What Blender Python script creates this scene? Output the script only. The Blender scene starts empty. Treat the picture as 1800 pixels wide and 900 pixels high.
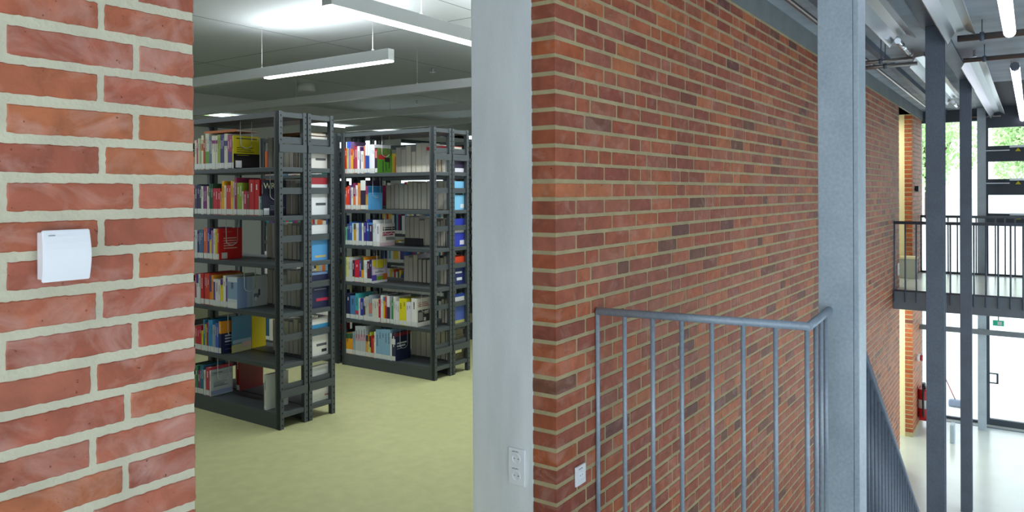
import bpy, bmesh, math, random
from mathutils import Vector, Matrix
random.seed(7)
scn = bpy.context.scene
col = scn.collection

# ------------------------------------------------------------------ camera
F, YAW, PITCH, ROLL, CY = 1328.5, 0.6033, -0.0022, -0.0042, 340.3
fw = Vector((math.cos(YAW)*math.cos(PITCH), math.sin(YAW)*math.cos(PITCH), math.sin(PITCH)))
r0 = Vector((math.sin(YAW), -math.cos(YAW), 0)); u0 = r0.cross(fw)
rt = math.cos(ROLL)*r0 + math.sin(ROLL)*u0
up = -math.sin(ROLL)*r0 + math.cos(ROLL)*u0
cd = bpy.data.cameras.new('camera'); cam = bpy.data.objects.new('camera', cd); col.objects.link(cam)
m = Matrix((rt, up, -fw)).transposed().to_4x4(); cam.matrix_world = m
cd.sensor_width = 36; cd.lens = F/1800*36; cd.shift_y = -(450-CY)/1800
cd.clip_start = 0.05; cd.clip_end = 600
scn.camera = cam

# ------------------------------------------------------------------ world, light, exposure
scn.view_settings.view_transform = 'Standard'
scn.view_settings.look = 'None'; scn.view_settings.gamma = 1
scn.view_settings.use_curve_mapping = False
scn.view_settings.exposure = 0.0
w = bpy.data.worlds.new('world'); scn.world = w; w.use_nodes = True
wb = w.node_tree.nodes['Background']
wb.inputs[0].default_value = (0.86, 0.94, 1.0, 1); wb.inputs[1].default_value = 3.0

def lin(h):
    c = [int(h[i:i+2], 16)/255 for i in (0, 2, 4)]
    return tuple((x/12.92 if x <= .04045 else ((x+.055)/1.055)**2.4) for x in c)+(1,)

def at(x, y, ax, val):
    """the world point seen at photo pixel (x, y) on the plane axis=val"""
    d = fw*F + rt*(x-900) - up*(y-CY)
    return d*(val/d[ax])

D = 1.5625          # plane of the brick wall
LF = -1.42          # library / landing floor
GF = -3.9           # ground floor of the hall
LC = 1.34           # library ceiling
def roof_at(y): return 1.36

# ------------------------------------------------------------------ materials
def nt(name):
    m = bpy.data.materials.new(name); m.use_nodes = True
    return m, m.node_tree, m.node_tree.nodes['Principled BSDF']
def mat(name, hexc, rough=.6, metal=0, bump=0, bscale=60, var=0, vscale=4, stretch=(1, 1, 1), spec=.5, emit=0):
    m, t, b = nt(name); c = lin(hexc)
    b.inputs['Base Color'].default_value = c; b.inputs['Roughness'].default_value = rough
    b.inputs['Metallic'].default_value = metal; b.inputs['Specular IOR Level'].default_value = spec
    if emit:
        b.inputs['Emission Color'].default_value = c; b.inputs['Emission Strength'].default_value = emit
    if var or bump:
        tc = t.nodes.new('ShaderNodeTexCoord'); mp = t.nodes.new('ShaderNodeMapping')
        mp.inputs['Scale'].default_value = stretch
        t.links.new(tc.outputs['Object'], mp.inputs[0])
    if var:
        n = t.nodes.new('ShaderNodeTexNoise'); n.inputs['Scale'].default_value = vscale; n.inputs['Detail'].default_value = 6
        t.links.new(mp.outputs[0], n.inputs['Vector'])
        r = t.nodes.new('ShaderNodeValToRGB')
        r.color_ramp.elements[0].position = .3; r.color_ramp.elements[1].position = .7
        r.color_ramp.elements[0].color = tuple(x*(1-var) for x in c[:3])+(1,)
        r.color_ramp.elements[1].color = tuple(min(1, x*(1+var)) for x in c[:3])+(1,)
        t.links.new(n.outputs[0], r.inputs[0]); t.links.new(r.outputs[0], b.inputs['Base Color'])
    if bump:
        n2 = t.nodes.new('ShaderNodeTexNoise'); n2.inputs['Scale'].default_value = bscale; n2.inputs['Detail'].default_value = 5
        t.links.new(mp.outputs[0], n2.inputs['Vector'])
        bp = t.nodes.new('ShaderNodeBump'); bp.inputs['Strength'].default_value = bump; bp.inputs['Distance'].default_value = .01
        t.links.new(n2.outputs[0], bp.inputs['Height']); t.links.new(bp.outputs[0], b.inputs['Normal'])
    return m

def brick_mat(name='brick', bloom=.4, lo=.52):
    m, t, b = nt(name); N = t.nodes; L = t.links
    a = N.new('ShaderNodeAttribute'); a.attribute_name = 'Col'
    tc = N.new('ShaderNodeTexCoord')
    n1 = N.new('ShaderNodeTexNoise'); n1.inputs['Scale'].default_value = 14; n1.inputs['Detail'].default_value = 8
    n1.inputs['Distortion'].default_value = .6
    L.new(tc.outputs['Object'], n1.inputs['Vector'])
    r1 = N.new('ShaderNodeMapRange'); r1.inputs[1].default_value = .3; r1.inputs[2].default_value = .7
    r1.inputs[3].default_value = .78; r1.inputs[4].default_value = 1.2
    L.new(n1.outputs[0], r1.inputs[0])
    mul = N.new('ShaderNodeVectorMath'); mul.operation = 'SCALE'
    L.new(a.outputs['Color'], mul.inputs[0]); L.new(r1.outputs[0], mul.inputs['Scale'])
    # whitish lime bloom in soft patches
    mp = N.new('ShaderNodeMapping'); mp.inputs['Scale'].default_value = (6, 6, 9)
    L.new(tc.outputs['Object'], mp.inputs[0])
    n2 = N.new('ShaderNodeTexNoise'); n2.inputs['Scale'].default_value = 1.0; n2.inputs['Detail'].default_value = 7
    n2.inputs['Roughness'].default_value = .6; n2.inputs['Distortion'].default_value = 1.2
    L.new(mp.outputs[0], n2.inputs['Vector'])
    r2 = N.new('ShaderNodeMapRange'); r2.inputs[1].default_value = lo; r2.inputs[2].default_value = lo+.28
    r2.inputs[3].default_value = 0; r2.inputs[4].default_value = bloom
    L.new(n2.outputs[0], r2.inputs[0])
    mx = N.new('ShaderNodeMix'); mx.data_type = 'RGBA'
    L.new(r2.outputs[0], mx.inputs[0]); L.new(mul.outputs[0], mx.inputs[6]); mx.inputs[7].default_value = lin('cda79c')
    # small dark pits
    n3 = N.new('ShaderNodeTexNoise'); n3.inputs['Scale'].default_value = 90
    L.new(tc.outputs['Object'], n3.inputs['Vector'])
    r3 = N.new('ShaderNodeMapRange'); r3.inputs[1].default_value = .70; r3.inputs[2].default_value = .78
    L.new(n3.outputs[0], r3.inputs[0])
    mx2 = N.new('ShaderNodeMix'); mx2.data_type = 'RGBA'
    L.new(r3.outputs[0], mx2.inputs[0]); L.new(mx.outputs[2], mx2.inputs[6]); mx2.inputs[7].default_value = lin('5a302a')
    L.new(mx2.outputs[2], b.inputs['Base Color'])
    b.inputs['Roughness'].default_value = .6; b.inputs['Specular IOR Level'].default_value = .35
    bp = N.new('ShaderNodeBump'); bp.inputs['Strength'].default_value = .35; bp.inputs['Distance'].default_value = .006
    n4 = N.new('ShaderNodeTexNoise'); n4.inputs['Scale'].default_value = 45; n4.inputs['Detail'].default_value = 6
    L.new(tc.outputs['Object'], n4.inputs['Vector'])
    L.new(n4.outputs[0], bp.inputs['Height']); L.new(bp.outputs[0], b.inputs['Normal'])
    return m

def attr_mat(name, rough, spec=.4):
    m, t, b = nt(name); a = t.nodes.new('ShaderNodeAttribute'); a.attribute_name = 'Col'
    t.links.new(a.outputs['Color'], b.inputs['Base Color'])
    b.inputs['Roughness'].default_value = rough; b.inputs['Specular IOR Level'].default_value = spec
    return m

def glass_mat():
    m = bpy.data.materials.new('glass'); m.use_nodes = True; t = m.node_tree; t.nodes.clear()
    o = t.nodes.new('ShaderNodeOutputMaterial'); mx = t.nodes.new('ShaderNodeMixShader')
    tr = t.nodes.new('ShaderNodeBsdfTransparent'); gl = t.nodes.new('ShaderNodeBsdfGlossy')
    tr.inputs[0].default_value = (.96, .98, .98, 1); gl.inputs['Roughness'].default_value = .02
    fr = t.nodes.new('ShaderNodeFresnel'); fr.inputs[0].default_value = 1.3
    t.links.new(fr.outputs[0], mx.inputs[0]); t.links.new(tr.outputs[0], mx.inputs[1]); t.links.new(gl.outputs[0], mx.inputs[2])
    t.links.new(mx.outputs[0], o.inputs[0]); return m

def galv_mat(name, base, dark, rough=.42, metal=.45):
    m, t, b = nt(name); N = t.nodes; L = t.links
    tc = N.new('ShaderNodeTexCoord')
    v = N.new('ShaderNodeTexNoise'); v.inputs['Scale'].default_value = 70; v.inputs['Detail'].default_value = 3
    n = N.new('ShaderNodeTexNoise'); n.inputs['Scale'].default_value = 5; n.inputs['Detail'].default_value = 4
    L.new(tc.outputs['Object'], v.inputs['Vector']); L.new(tc.outputs['Object'], n.inputs['Vector'])
    ad = N.new('ShaderNodeMath'); ad.operation = 'ADD'; L.new(v.outputs[0], ad.inputs[0]); L.new(n.outputs[0], ad.inputs[1])
    r = N.new('ShaderNodeValToRGB'); e = r.color_ramp.elements
    mr = N.new('ShaderNodeMapRange'); mr.inputs[1].default_value = .6; mr.inputs[2].default_value = 1.4
    L.new(ad.outputs[0], mr.inputs[0]); L.new(mr.outputs[0], r.inputs[0])
    e[0].color = lin(dark); e[1].color = lin(base)
    L.new(r.outputs[0], b.inputs['Base Color'])
    b.inputs['Roughness'].default_value = rough; b.inputs['Metallic'].default_value = metal
    return m

M = dict(
    brick=brick_mat(),
    brick_near=brick_mat('brick_limed', .6, .47),
    mortar=mat('mortar', 'c3c0aa', .95, bump=.35, bscale=70, var=.10, vscale=7),
    mortar_warm=mat('mortar_warm', 'aca07c', .95, bump=.5, bscale=120, var=.12, vscale=9),
    concrete=mat('concrete', 'dde2e6', .8, bump=.15, bscale=60, var=.08, vscale=3, stretch=(3, 3, .6)),
    beam_concrete=mat('beam_concrete', '7c8487', .85, var=.12, vscale=4),
    roof_concrete=mat('roof_concrete', 'a4afb9', .7, bump=.1, bscale=30, var=.22, vscale=3.0, stretch=(1, .25, .5)),
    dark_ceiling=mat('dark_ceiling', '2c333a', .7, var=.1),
    plaster=mat('plaster', 'd4d7d6', .9),
    lib_ceiling=mat('ceiling_board', 'c6ccd0', .9),
    cream=mat('cream_paint', 'efe6b8', .8),
    lino=mat('linoleum', 'a9aa7c', .38, var=.07, vscale=14, bump=.02, bscale=200, spec=.35),
    hall_floor=mat('hall_floor', 'd4dedc', .22, var=.05, vscale=2),
    galv=galv_mat('galvanised_steel', 'b4c4cf', '93a5b2', .5, .15),
    rail=galv_mat('railing_steel', 'a4b3c2', '8494a4', .45, .2),
    dark_steel=galv_mat('dark_steel', '667484', '55606e', .5, .2),
    fascia=mat('bridge_fascia', '6a737b', .55, .2, var=.1, vscale=6),
    shelf=mat('shelf_lacquer', '434a4d', .45, .15),
    hole=mat('punched_hole', '0a0b0c', .9),
    frame=mat('window_frame', '3c4650', .5, .1),
    glass=glass_mat(),
    white_plastic=mat('white_plastic', 'e6eaf0', .35),
    slot=mat('socket_recess', '8a9196', .6),
    ink=mat('grey_print', '7d838a', .7),
    dark_ink=mat('dark_print', '23252b', .7),
    lamp_body=mat('lamp_housing', 'c9cccc', .45, .1),
    diffuser=mat('lamp_diffuser', 'ffffff', .5, emit=9),
    tube_light=mat('hall_lamp_diffuser', 'f4f0ff', .5, emit=4),
    hood=mat('hood_steel', 'b9c2c8', .3, .75),
    pipe=mat('heating_pipe', '8c8684', .35, .7),
    bright_pipe=mat('polished_pipe', 'dfe4ea', .18, .85),
    chrome=mat('wire_chrome', 'd6d8d2', .35, .3),
    red=mat('extinguisher_red', 'b01020', .35),
    black=mat('black_rubber', '15161a', .5),
    white_label=mat('white_label', 'c4c9c6', .7),
    yellow=mat('warning_yellow', 'd8d020', .6),
    green_sign=mat('green_sign', '1f9a78', .5, emit=.3),
    teal=mat('teal', '3f8f8f', .5),
    gravel=mat('pale_paving', 'e2e4e0', .95, var=.05, vscale=.3),
    bark=mat('bark', '5c4a3c', .9, bump=.5, bscale=10),
    leaf=mat('leaf', 'cdeeb0', .7, var=.25, vscale=.6),
    book=attr_mat('book_cover', .45),
    felt=mat('cream_lid', 'e3ddb6', .6),
    bin=mat('bin_grey', 'b4bab0', .6),
)

# ------------------------------------------------------------------ mesh helpers
def mesh_obj(name, bm, mats, parent=None, loc=None):
    me = bpy.data.meshes.new(name); bm.to_mesh(me); bm.free()
    for k in (mats if isinstance(mats, (list, tuple)) else [mats]): me.materials.append(k)
    o = bpy.data.objects.new(name, me); col.objects.link(o)
    if parent: o.parent = parent
    if loc: o.location = loc
    return o
def box(bm, a, b, mi=0, bevel=0, rot=None):
    x0, y0, z0 = [min(p, q) for p, q in zip(a, b)]; x1, y1, z1 = [max(p, q) for p, q in zip(a, b)]
    v = [bm.verts.new(p) for p in ((x0,y0,z0),(x1,y0,z0),(x1,y1,z0),(x0,y1,z0),(x0,y0,z1),(x1,y0,z1),(x1,y1,z1),(x0,y1,z1))]
    fs = [bm.faces.new([v[i] for i in q]) for q in ((0,3,2,1),(4,5,6,7),(0,1,5,4),(1,2,6,5),(2,3,7,6),(3,0,4,7))]
    for f in fs: f.material_index = mi
    if bevel:
        es = list({e for f in fs for e in f.edges})
        r = bmesh.ops.bevel(bm, geom=es, offset=bevel, segments=2, profile=.5, affect='EDGES')
        for f in r['faces']: f.material_index = mi
    return fs
def tube(bm, pts, r, n=10, mi=0, cap=True):
    pts = [Vector(p) for p in pts]; rings = []
    for i, p in enumerate(pts):
        t = (pts[min(i+1, len(pts)-1)]-pts[max(i-1, 0)]).normalized()
        a = t.cross(Vector((0, 0, 1)) if abs(t.z) < .9 else Vector((1, 0, 0))).normalized(); b = t.cross(a)
        rings.append([bm.verts.new(p+r*(math.cos(2*math.pi*k/n)*a+math.sin(2*math.pi*k/n)*b)) for k in range(n)])
    for q, s in zip(rings, rings[1:]):
        for k in range(n):
            f = bm.faces.new((q[k], q[(k+1) % n], s[(k+1) % n], s[k])); f.smooth = True; f.material_index = mi
    if cap:
        bm.faces.new(rings[0][::-1]).material_index = mi; bm.faces.new(rings[-1]).material_index = mi
def prism(bm, prof, x0, x1, mi=0, closed=True):
    """profile in (y, z) swept along x"""
    A = [bm.verts.new((x0, y, z)) for y, z in prof]; B = [bm.verts.new((x1, y, z)) for y, z in prof]
    n = len(prof)
    for i in range(n if closed else n-1):
        bm.faces.new((A[i], A[(i+1) % n], B[(i+1) % n], B[i])).material_index = mi
    if closed:
        bm.faces.new(A[::-1]).material_index = mi; bm.faces.new(B).material_index = mi
def fix(bm): bmesh.ops.recalc_face_normals(bm, faces=bm.faces)
def empty(name, loc=(0, 0, 0), rz=0):
    o = bpy.data.objects.new(name, None); col.objects.link(o); o.location = loc; o.rotation_euler = (0, 0, rz)
    o.empty_display_size = .1; return o
def tag(o, label, cat, group=None):
    o['label'] = label; o['category'] = cat
    if group: o['group'] = group
    return o
def struct(o): o['kind'] = 'structure'; return o
def B(name, a, b, m, parent=None, bevel=0):
    bm = bmesh.new(); box(bm, a, b, 0, bevel); return mesh_obj(name, bm, m, parent)
def copy_thing(root, loc, label=None):
    r = root.copy(); col.objects.link(r); r.location = loc
    if label: r['label'] = label
    for ch in list(root.children):
        c = ch.copy(); col.objects.link(c); c.parent = r
        for g in list(ch.children):
            d = g.copy(); col.objects.link(d); d.parent = c
    return r
def text_mesh(name, s, size, matr, mw, parent=None, depth=.0004):
    cu = bpy.data.curves.new(name, 'FONT'); cu.body = s; cu.size = size; cu.extrude = depth
    t = bpy.data.objects.new(name, cu); col.objects.link(t)
    dg = bpy.context.evaluated_depsgraph_get()
    me = bpy.data.meshes.new_from_object(t.evaluated_get(dg)); bpy.data.objects.remove(t)
    o = bpy.data.objects.new(name, me); me.materials.clear(); me.materials.append(matr)
    col.objects.link(o); o.matrix_world = mw
    if parent:
        o.parent = parent; o.matrix_parent_inverse = parent.matrix_world.inverted()
    return o

# ------------------------------------------------------------------ brick walls
PAL_L = ['a65e44', 'aa6244', 'a05a44', 'a45c48', 'ac6644', '9e5844', 'a8624c']
PAL_R = ['985238', '8c4c3a', 'a55836', 'a85e40', '9a5038', '9f573e', '92503c', 'ad6642', '9e5e46', '8c4a3a', '985a48']
PAL_D = ['6e4638', '744a3a', '784436', '6c423a']
def brick(bm, cl, x0, x1, y0, y1, z0, z1, c, jit, npt, bev):
    """one brick: ragged front outline at y0, small bevel, sides back to y1"""
    per = []
    nx = max(1, int(npt*(x1-x0)/.24)); nz = max(1, npt//4)
    for i in range(nx): per.append((x0+(x1-x0)*i/nx, z0, 0, 1))
    for i in range(nz): per.append((x1, z0+(z1-z0)*i/nz, -1, 0))
    for i in range(nx): per.append((x1-(x1-x0)*i/nx, z1, 0, -1))
    for i in range(nz): per.append((x0, z1-(z1-z0)*i/nz, 1, 0))
    outer, mid, inner = [], [], []
    cx, cz = (x0+x1)/2, (z0+z1)/2
    for x, z, ax, az in per:
        j = random.uniform(0, jit)
        x += ax*j; z += az*j
        corner = abs(abs(x-cx)-(x1-x0)/2) < jit*1.1 and abs(abs(z-cz)-(z1-z0)/2) < jit*1.1
        if corner and jit > .0005: x += (cx-x)/abs(cx-x)*.001; z += (cz-z)/abs(cz-z)*.001
        sx = bev if x < cx else -bev; sz = bev if z < cz else -bev
        outer.append(bm.verts.new((x, y1, z))); mid.append(bm.verts.new((x, y0+bev, z)))
        inner.append(bm.verts.new((x+sx, y0, z+sz)))
    n = len(per); fs = []
    for k in range(n):
        q = (k+1) % n
        fs.append(bm.faces.new((outer[k], outer[q], mid[q], mid[k])))
        fs.append(bm.faces.new((mid[k], mid[q], inner[q], inner[k])))
    fs.append(bm.faces.new(inner)); fs.append(bm.faces.new(outer[::-1]))
    for f in fs:
        for l in f.loops: l[cl] = c
def vary(h, a=.08):
    c = lin(h); k = 1+random.uniform(-a, a); return tuple(x*k for x in c[:3])+(1,)
def wall_bricks(name, rows, y0, y1, jit, npt, bev, mortar, mbox, pal, darkp=.06, bmat='brick'):
    bm = bmesh.new(); cl = bm.loops.layers.float_color.new('Col')
    for z0, z1, segs in rows:
        for a, b in segs:
            c = vary(random.choice(PAL_D if random.random() < darkp else pal))
            brick(bm, cl, a, b, y0+random.uniform(0, .0015), y1, z0, z1, c, jit, npt, bev)
    nb = len(bm.faces)
    for mb in mbox:
        for f in box(bm, mb[0], mb[1]): f.material_index = 1
    fix(bm)
    return mesh_obj(name, bm, [M[bmat], mortar])

# left wall (close to the camera)
rows = []; s = .0736; top0 = .3901
for k in range(-20, 25):
    zt = top0-k*s+random.uniform(-.001, .001); zb = zt-.0565+random.uniform(-.001, .001)
    if zb < LF or zt > 1.86: continue
    jx = (.797 if k % 2 == 0 else .868)+random.uniform(-.004, .004)-(.006*max(0, k-8) if k % 2 else .004*max(0, k-6))
    if k < 0 and k % 2 : jx = .868
    segs = [(jx+.006, 1.003)]
    x1 = jx-.006
    while x1 > -2.4:
        segs.append((x1-.240, x1)); x1 -= .252+random.uniform(-.002, .002)
    rows.append((zb, zt, segs))
struct(wall_bricks('wall_left', rows, D, D+.113, .0022, 28, .0022, M['mortar'],
       [((-2.6, D+.0035, LF), (1.0, D+.113, 1.9))], PAL_L, .0, 'brick_near'))

# right wall: along the hall, both storeys
rows = []; s = .0718; prev = []
for k in range(-8, 80):
    zt = .6806-k*s+random.uniform(-.0008, .0008); zb = zt-.0572
    if zt > 1.2 or zb < GF: continue
    first = (at(1029, 340, 1, D).x if k % 2 == 1 else at(1013.5, 340, 1, D).x)
    x = 2.575; segs = []; joints = []
    while x < 11.96:
        if not segs: e = first-.006
        else:
            for tr in range(12):
                L = .240 if random.random() < .74 else .113
                if all(abs(x+L-p) > .045 for p in prev): break
            e = x+L
        if 11.96-e < .1: e = 11.965
        e = min(e, 11.965)
        segs.append((x, e)); joints.append(e); x = e+.0115
    prev = joints; rows.append((zb, zt, segs))
wr = struct(wall_bricks('wall_right', rows, D, D+.113, .0013, 12, .002, M['mortar_warm'],
       [((2.578, D+.003, GF), (11.962, D+.110, 1.2))], PAL_R, .07))
# far pier of the same wall
rows = []
for k in range(-8, 80):
    zt = .6806-k*s; zb = zt-.0572
    if zt > 1.2 or zb < GF: continue
    x = 13.39; segs = []; L = .175 if k % 2 else .24
    while x < 14.6: segs.append((x, min(x+L, 14.61))); x += L+.0115; L = .24
    rows.append((zb, zt, segs))
pier_w = at(1590, 340, 0, 13.39).y-D
struct(wall_bricks('wall_pier', rows, D, D+pier_w, .001, 8, .002, M['mortar_warm'],
       [((13.393, D+.003, GF), (14.607, D+pier_w-.003, 1.2))], ['a8562c', 'b05e30', '9c4c2a', 'a45a34'], .03))

# ------------------------------------------------------------------ structure
struct(B('wall_library_front', (2.95, D+.113, LF-.2), (11.95, D+.30, LC+.3), M['plaster']))
struct(B('wall_lower_core', (3.0, D+.113, GF), (11.95, D+.30, LF-.2), M['plaster']))
cc = B('trim_concrete_column', (2.577, D+.1135, LF), (2.93, 1.988, LC+.3), M['concrete'], bevel=.006); struct(cc)
struct(B('trim_lintel', (-2.6, D, 1.9), (2.7, D+.3, 2.1), M['beam_concrete']))
struct(B('trim_lintel_opening', (1.0, D+.12, 1.36), (2.7, D+.3, 1.9), M['beam_concrete']))  # unseen box over the opening, added to block light
bm = bmesh.new(); box(bm, (2.7, D-.004, 1.2), (15.0, D+.30, 1.3595)); struct(mesh_obj('trim_wall_beam', bm, M['beam_concrete']))
bm = bmesh.new(); box(bm, (-2.6, D+.12, LF-.2), (11.95, 9.2, LF)); box(bm, (1.0, D, LF-.2), (2.572, D+.12, LF)); struct(mesh_obj('floor_library', bm, M['lino']))
struct(B('ceiling_library', (-2.6, D+.115, LC), (11.95, 9.2, LC+.15), M['lib_ceiling']))
struct(B('wall_library_side', (11.95, D+.115, LF), (12.1, 9.2, LC), M['plaster']))
struct(B('wall_library_end', (-2.75, D, LF), (-2.6, 9.2, LC), M['plaster']))
# window wall at the back of the library
WL = [(.2, 1.6), (8.1, 9.5), (9.9, 11.3)]
bm = bmesh.new(); box(bm, (-2.6, 9.2, LF), (11.95, 9.4, -.25)); box(bm, (-2.6, 9.2, .95), (11.95, 9.4, 1.05)); box(bm, (-2.6, 9.2, 1.12), (11.95, 9.4, LC)); xp = -2.6
for a, b in WL+[(11.95, 12)]:
    box(bm, (xp, 9.2, -.25), (a, 9.4, .95)); xp = b
fix(bm); struct(mesh_obj('wall_library_back', bm, M['plaster']))
for i in range(8): B('window_strip', (-2.6+i*1.82, 9.28, 1.05), (-2.6+(i+1)*1.82-.04, 9.29, 1.12), M['glass']).name = 'window_%d' % (10+i)
for q in [q for q in col.objects if q.name.startswith('window_1') and len(q.name) == 9]: struct(q)
for i, (a, b) in enumerate(WL):
    gw = struct(empty('window_%d' % (i+3), ((a+b)/2, 9.3, -.25))); hw_ = (b-a)/2
    bm = bmesh.new(); box(bm, (-hw_, -.03, 0), (-hw_+.06, .03, 1.2)); box(bm, (hw_-.06, -.03, 0), (hw_, .03, 1.2)); box(bm, (-hw_+.06, -.03, 0), (hw_-.06, .03, .06)); box(bm, (-hw_+.06, -.03, 1.14), (hw_-.06, .03, 1.2))
    mesh_obj('window_frame', bm, M['frame'], gw)
    bm = bmesh.new(); box(bm, (-hw_+.06, -.004, .06), (hw_-.06, .004, 1.14)); mesh_obj('pane', bm, M['glass'], gw)
# landing the photographer stands on
struct(B('floor_landing', (-2.6, -3.0, LF-.2), (2.87, D, LF), M['hall_floor']))
struct(B('floor_stairhead', (2.87, -3.0, LF-.2), (3.45, .66, LF), M['hall_floor']))
struct(B('floor_hall', (-2.6, -6.0, GF-.2), (15.1, 2.6, GF), M['hall_floor']))
# unseen walls added to cut daylight on the upper brick wall; open below
struct(B('wall_hall_side', (3.2, -3.15, -1.3), (14.9, -3.0, 1.36), M['beam_concrete']))
struct(B('wall_landing_side', (-2.6, -3.15, .55), (3.2, -3.0, 1.36), M['beam_concrete']))
struct(B('wall_landing_upper', (-2.75, -3.0, .95), (-2.6, D, 1.36), M['beam_concrete']))
# pitched roof slab over the hall
def roofz(y): return 1.36
bm = bmesh.new(); box(bm, (-2.6, -3.0, 1.36), (11.3, D+.3, 1.52)); box(bm, (11.3, .60, 1.36), (15.0, D+.3, 1.52))
struct(mesh_obj('ceiling_hall', bm, M['roof_concrete']))
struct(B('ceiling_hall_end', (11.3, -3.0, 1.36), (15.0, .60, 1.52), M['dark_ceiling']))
# recess behind the wall opening, both levels
bm = bmesh.new()
box(bm, (11.97, D+.3, LF+.05), (11.99, 2.6, 1.2)); box(bm, (13.40, D+pier_w, -1.37), (14.6, 2.6, 1.2))
box(bm, (11.97, 2.6, GF), (14.6, 2.7, 1.2)); box(bm, (13.40, D+pier_w, GF), (14.6, 2.6, -1.6))
box(bm, (11.97, D+.02, 1.2), (13.39, 2.6, 1.3)); fix(bm)
struct(mesh_obj('wall_recess', bm, M['cream']))
struct(B('floor_recess', (11.97, D, -1.60), (13.39, 2.6, -1.37), M['hall_floor']))
# beam along the row of pillars
struct(B('trim_ceiling_beam', (3.66, .60, 1.335), (14.86, .74, 1.36), M['dark_steel']))
struct(B('wall_pier_core', (14.605, D+.02, GF), (14.9, 2.7, 1.2), M['plaster']))
# skirting strip
struct(B('baseboard_hall', (3.0, D-.012, GF), (11.9, D-.001, GF+.07), M['dark_steel']))

# ------------------------------------------------------------------ glazed end wall
GX = 14.86
def glb(bm, y0, y1, z0, z1, d=.06): box(bm, (-d/2, y0, z0), (d/2, y1, z1))
# dark header above the glass
bm = bmesh.new(); box(bm, (GX-.05, .66, 1.155), (GX+.05, D+.3, 1.36)); box(bm, (GX-.05, -3.0, 1.03), (GX+.05, .66, 1.36))
struct(mesh_obj('trim_end_header', bm, M['frame']))
win = struct(empty('window_1', (GX, 0, 0)))
bm = bmesh.new(); glb(bm, .66, 1.62, GF, GF+.04); glb(bm, 1.585, 1.62, GF, 1.155, .05); glb(bm, .655, .69, GF, 1.155, .05); mesh_obj('window_frame', bm, M['frame'], win)
bm = bmesh.new(); glb(bm, .69, 1.585, GF+.04, 1.155, .01); mesh_obj('pane', bm, M['glass'], win)
win2 = struct(empty('window_2', (GX, 0, 0)))
bm = bmesh.new(); glb(bm, .608, .655, -2.04, 1.03)
for a, b in ((.727, .468), (.18, -.086), (-.39, -.56)): glb(bm, -3.0, .608, b, a, .07)
mesh_obj('window_frame', bm, M['frame'], win2)
for a, b in ((1.03, .727), (.468, .18), (-.086, -.39), (-.56, -1.95)):
    bm = bmesh.new(); glb(bm, -3.0, .608, b, a, .01); mesh_obj('pane', bm, M['glass'], win2)
for zz in (.67, .13, -.44):    # window openers
    t = empty('window_opener', (GX-.05, .39, zz))
    n = {.67: 'uppermost', .13: 'middle', -.44: 'lowest'}[zz]
    tag(t, 'silver chain window opener on the dark frame, %s of the three' % n, 'window opener', 'openers on the dark window bands')
    bm = bmesh.new(); box(bm, (-.025, -.08, -.028), (.014, .255, -.012)); mesh_obj('bar', bm, M['hood'], t)
    bm = bmesh.new(); box(bm, (-.04, -.7, .022), (.014, -.08, .057)); mesh_obj('motor_housing', bm, M['hood'], t)
    bm = bmesh.new(); v = [bm.verts.new(p) for p in ((-.022, -.235, -.04), (-.022, -.155, -.04), (-.022, -.195, .015))]
    bm.faces.new(v); v2 = [bm.verts.new(p) for p in ((.0, -.235, -.04), (.0, -.155, -.04), (.0, -.195, .015))]; bm.faces.new(v2[::-1])
    for i in range(3): bm.faces.new((v[i], v2[i], v2[(i+1) % 3], v[(i+1) % 3]))
    fix(bm); o = mesh_obj('warning_sign', bm, M['yellow'], t); o['label'] = 'yellow warning triangle'
door = struct(empty('door_1', (GX, 0, GF)))
bm = bmesh.new()
for y0, y1, z0, z1 in ((.595, .652, 0, 1.95), (-.55, .595, 0, .10), (-.55, .595, 1.86, 1.95), (-.61, -.55, 0, 1.95)): glb(bm, y0, y1, z0, z1, .07)
mesh_obj('door_frame', bm, M['frame'], door)
bm = bmesh.new(); glb(bm, -.55, .595, .10, 1.86, .01); mesh_obj('pane', bm, M['glass'], door)
bm = bmesh.new()
box(bm, (-.06, .60, .68), (-.035, .645, .90)); box(bm, (-.085, .49, .855), (-.07, .63, .875)); box(bm, (-.085, .49, .70), (-.07, .63, .72)); box(bm, (-.085, .47, .70), (-.07, .50, .875))
mesh_obj('door_handle', bm, M['frame'], door)
struct(B('floor_mat_strip', (GX-.25, -2, GF), (GX-.18, 1.5, GF+.003), M['dark_steel']))

# ------------------------------------------------------------------ pillars
def pillar(name, x, y, z0, z1, m, wdt=.16, label=''):
    """rolled steel channel/H post: two flanges and a web"""
    bm = bmesh.new(); h = wdt/2; t = .012
    box(bm, (-h, -h, 0), (-h+t, h, z1-z0), bevel=.002); box(bm, (h-t, -h, 0), (h, h, z1-z0), bevel=.002)
    box(bm, (-h+t, -.006, 0), (h-t, .006, z1-z0))
    o = mesh_obj(name, bm, m, None, (x, y, z0)); tag(o, label, 'pillar'); return o
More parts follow.
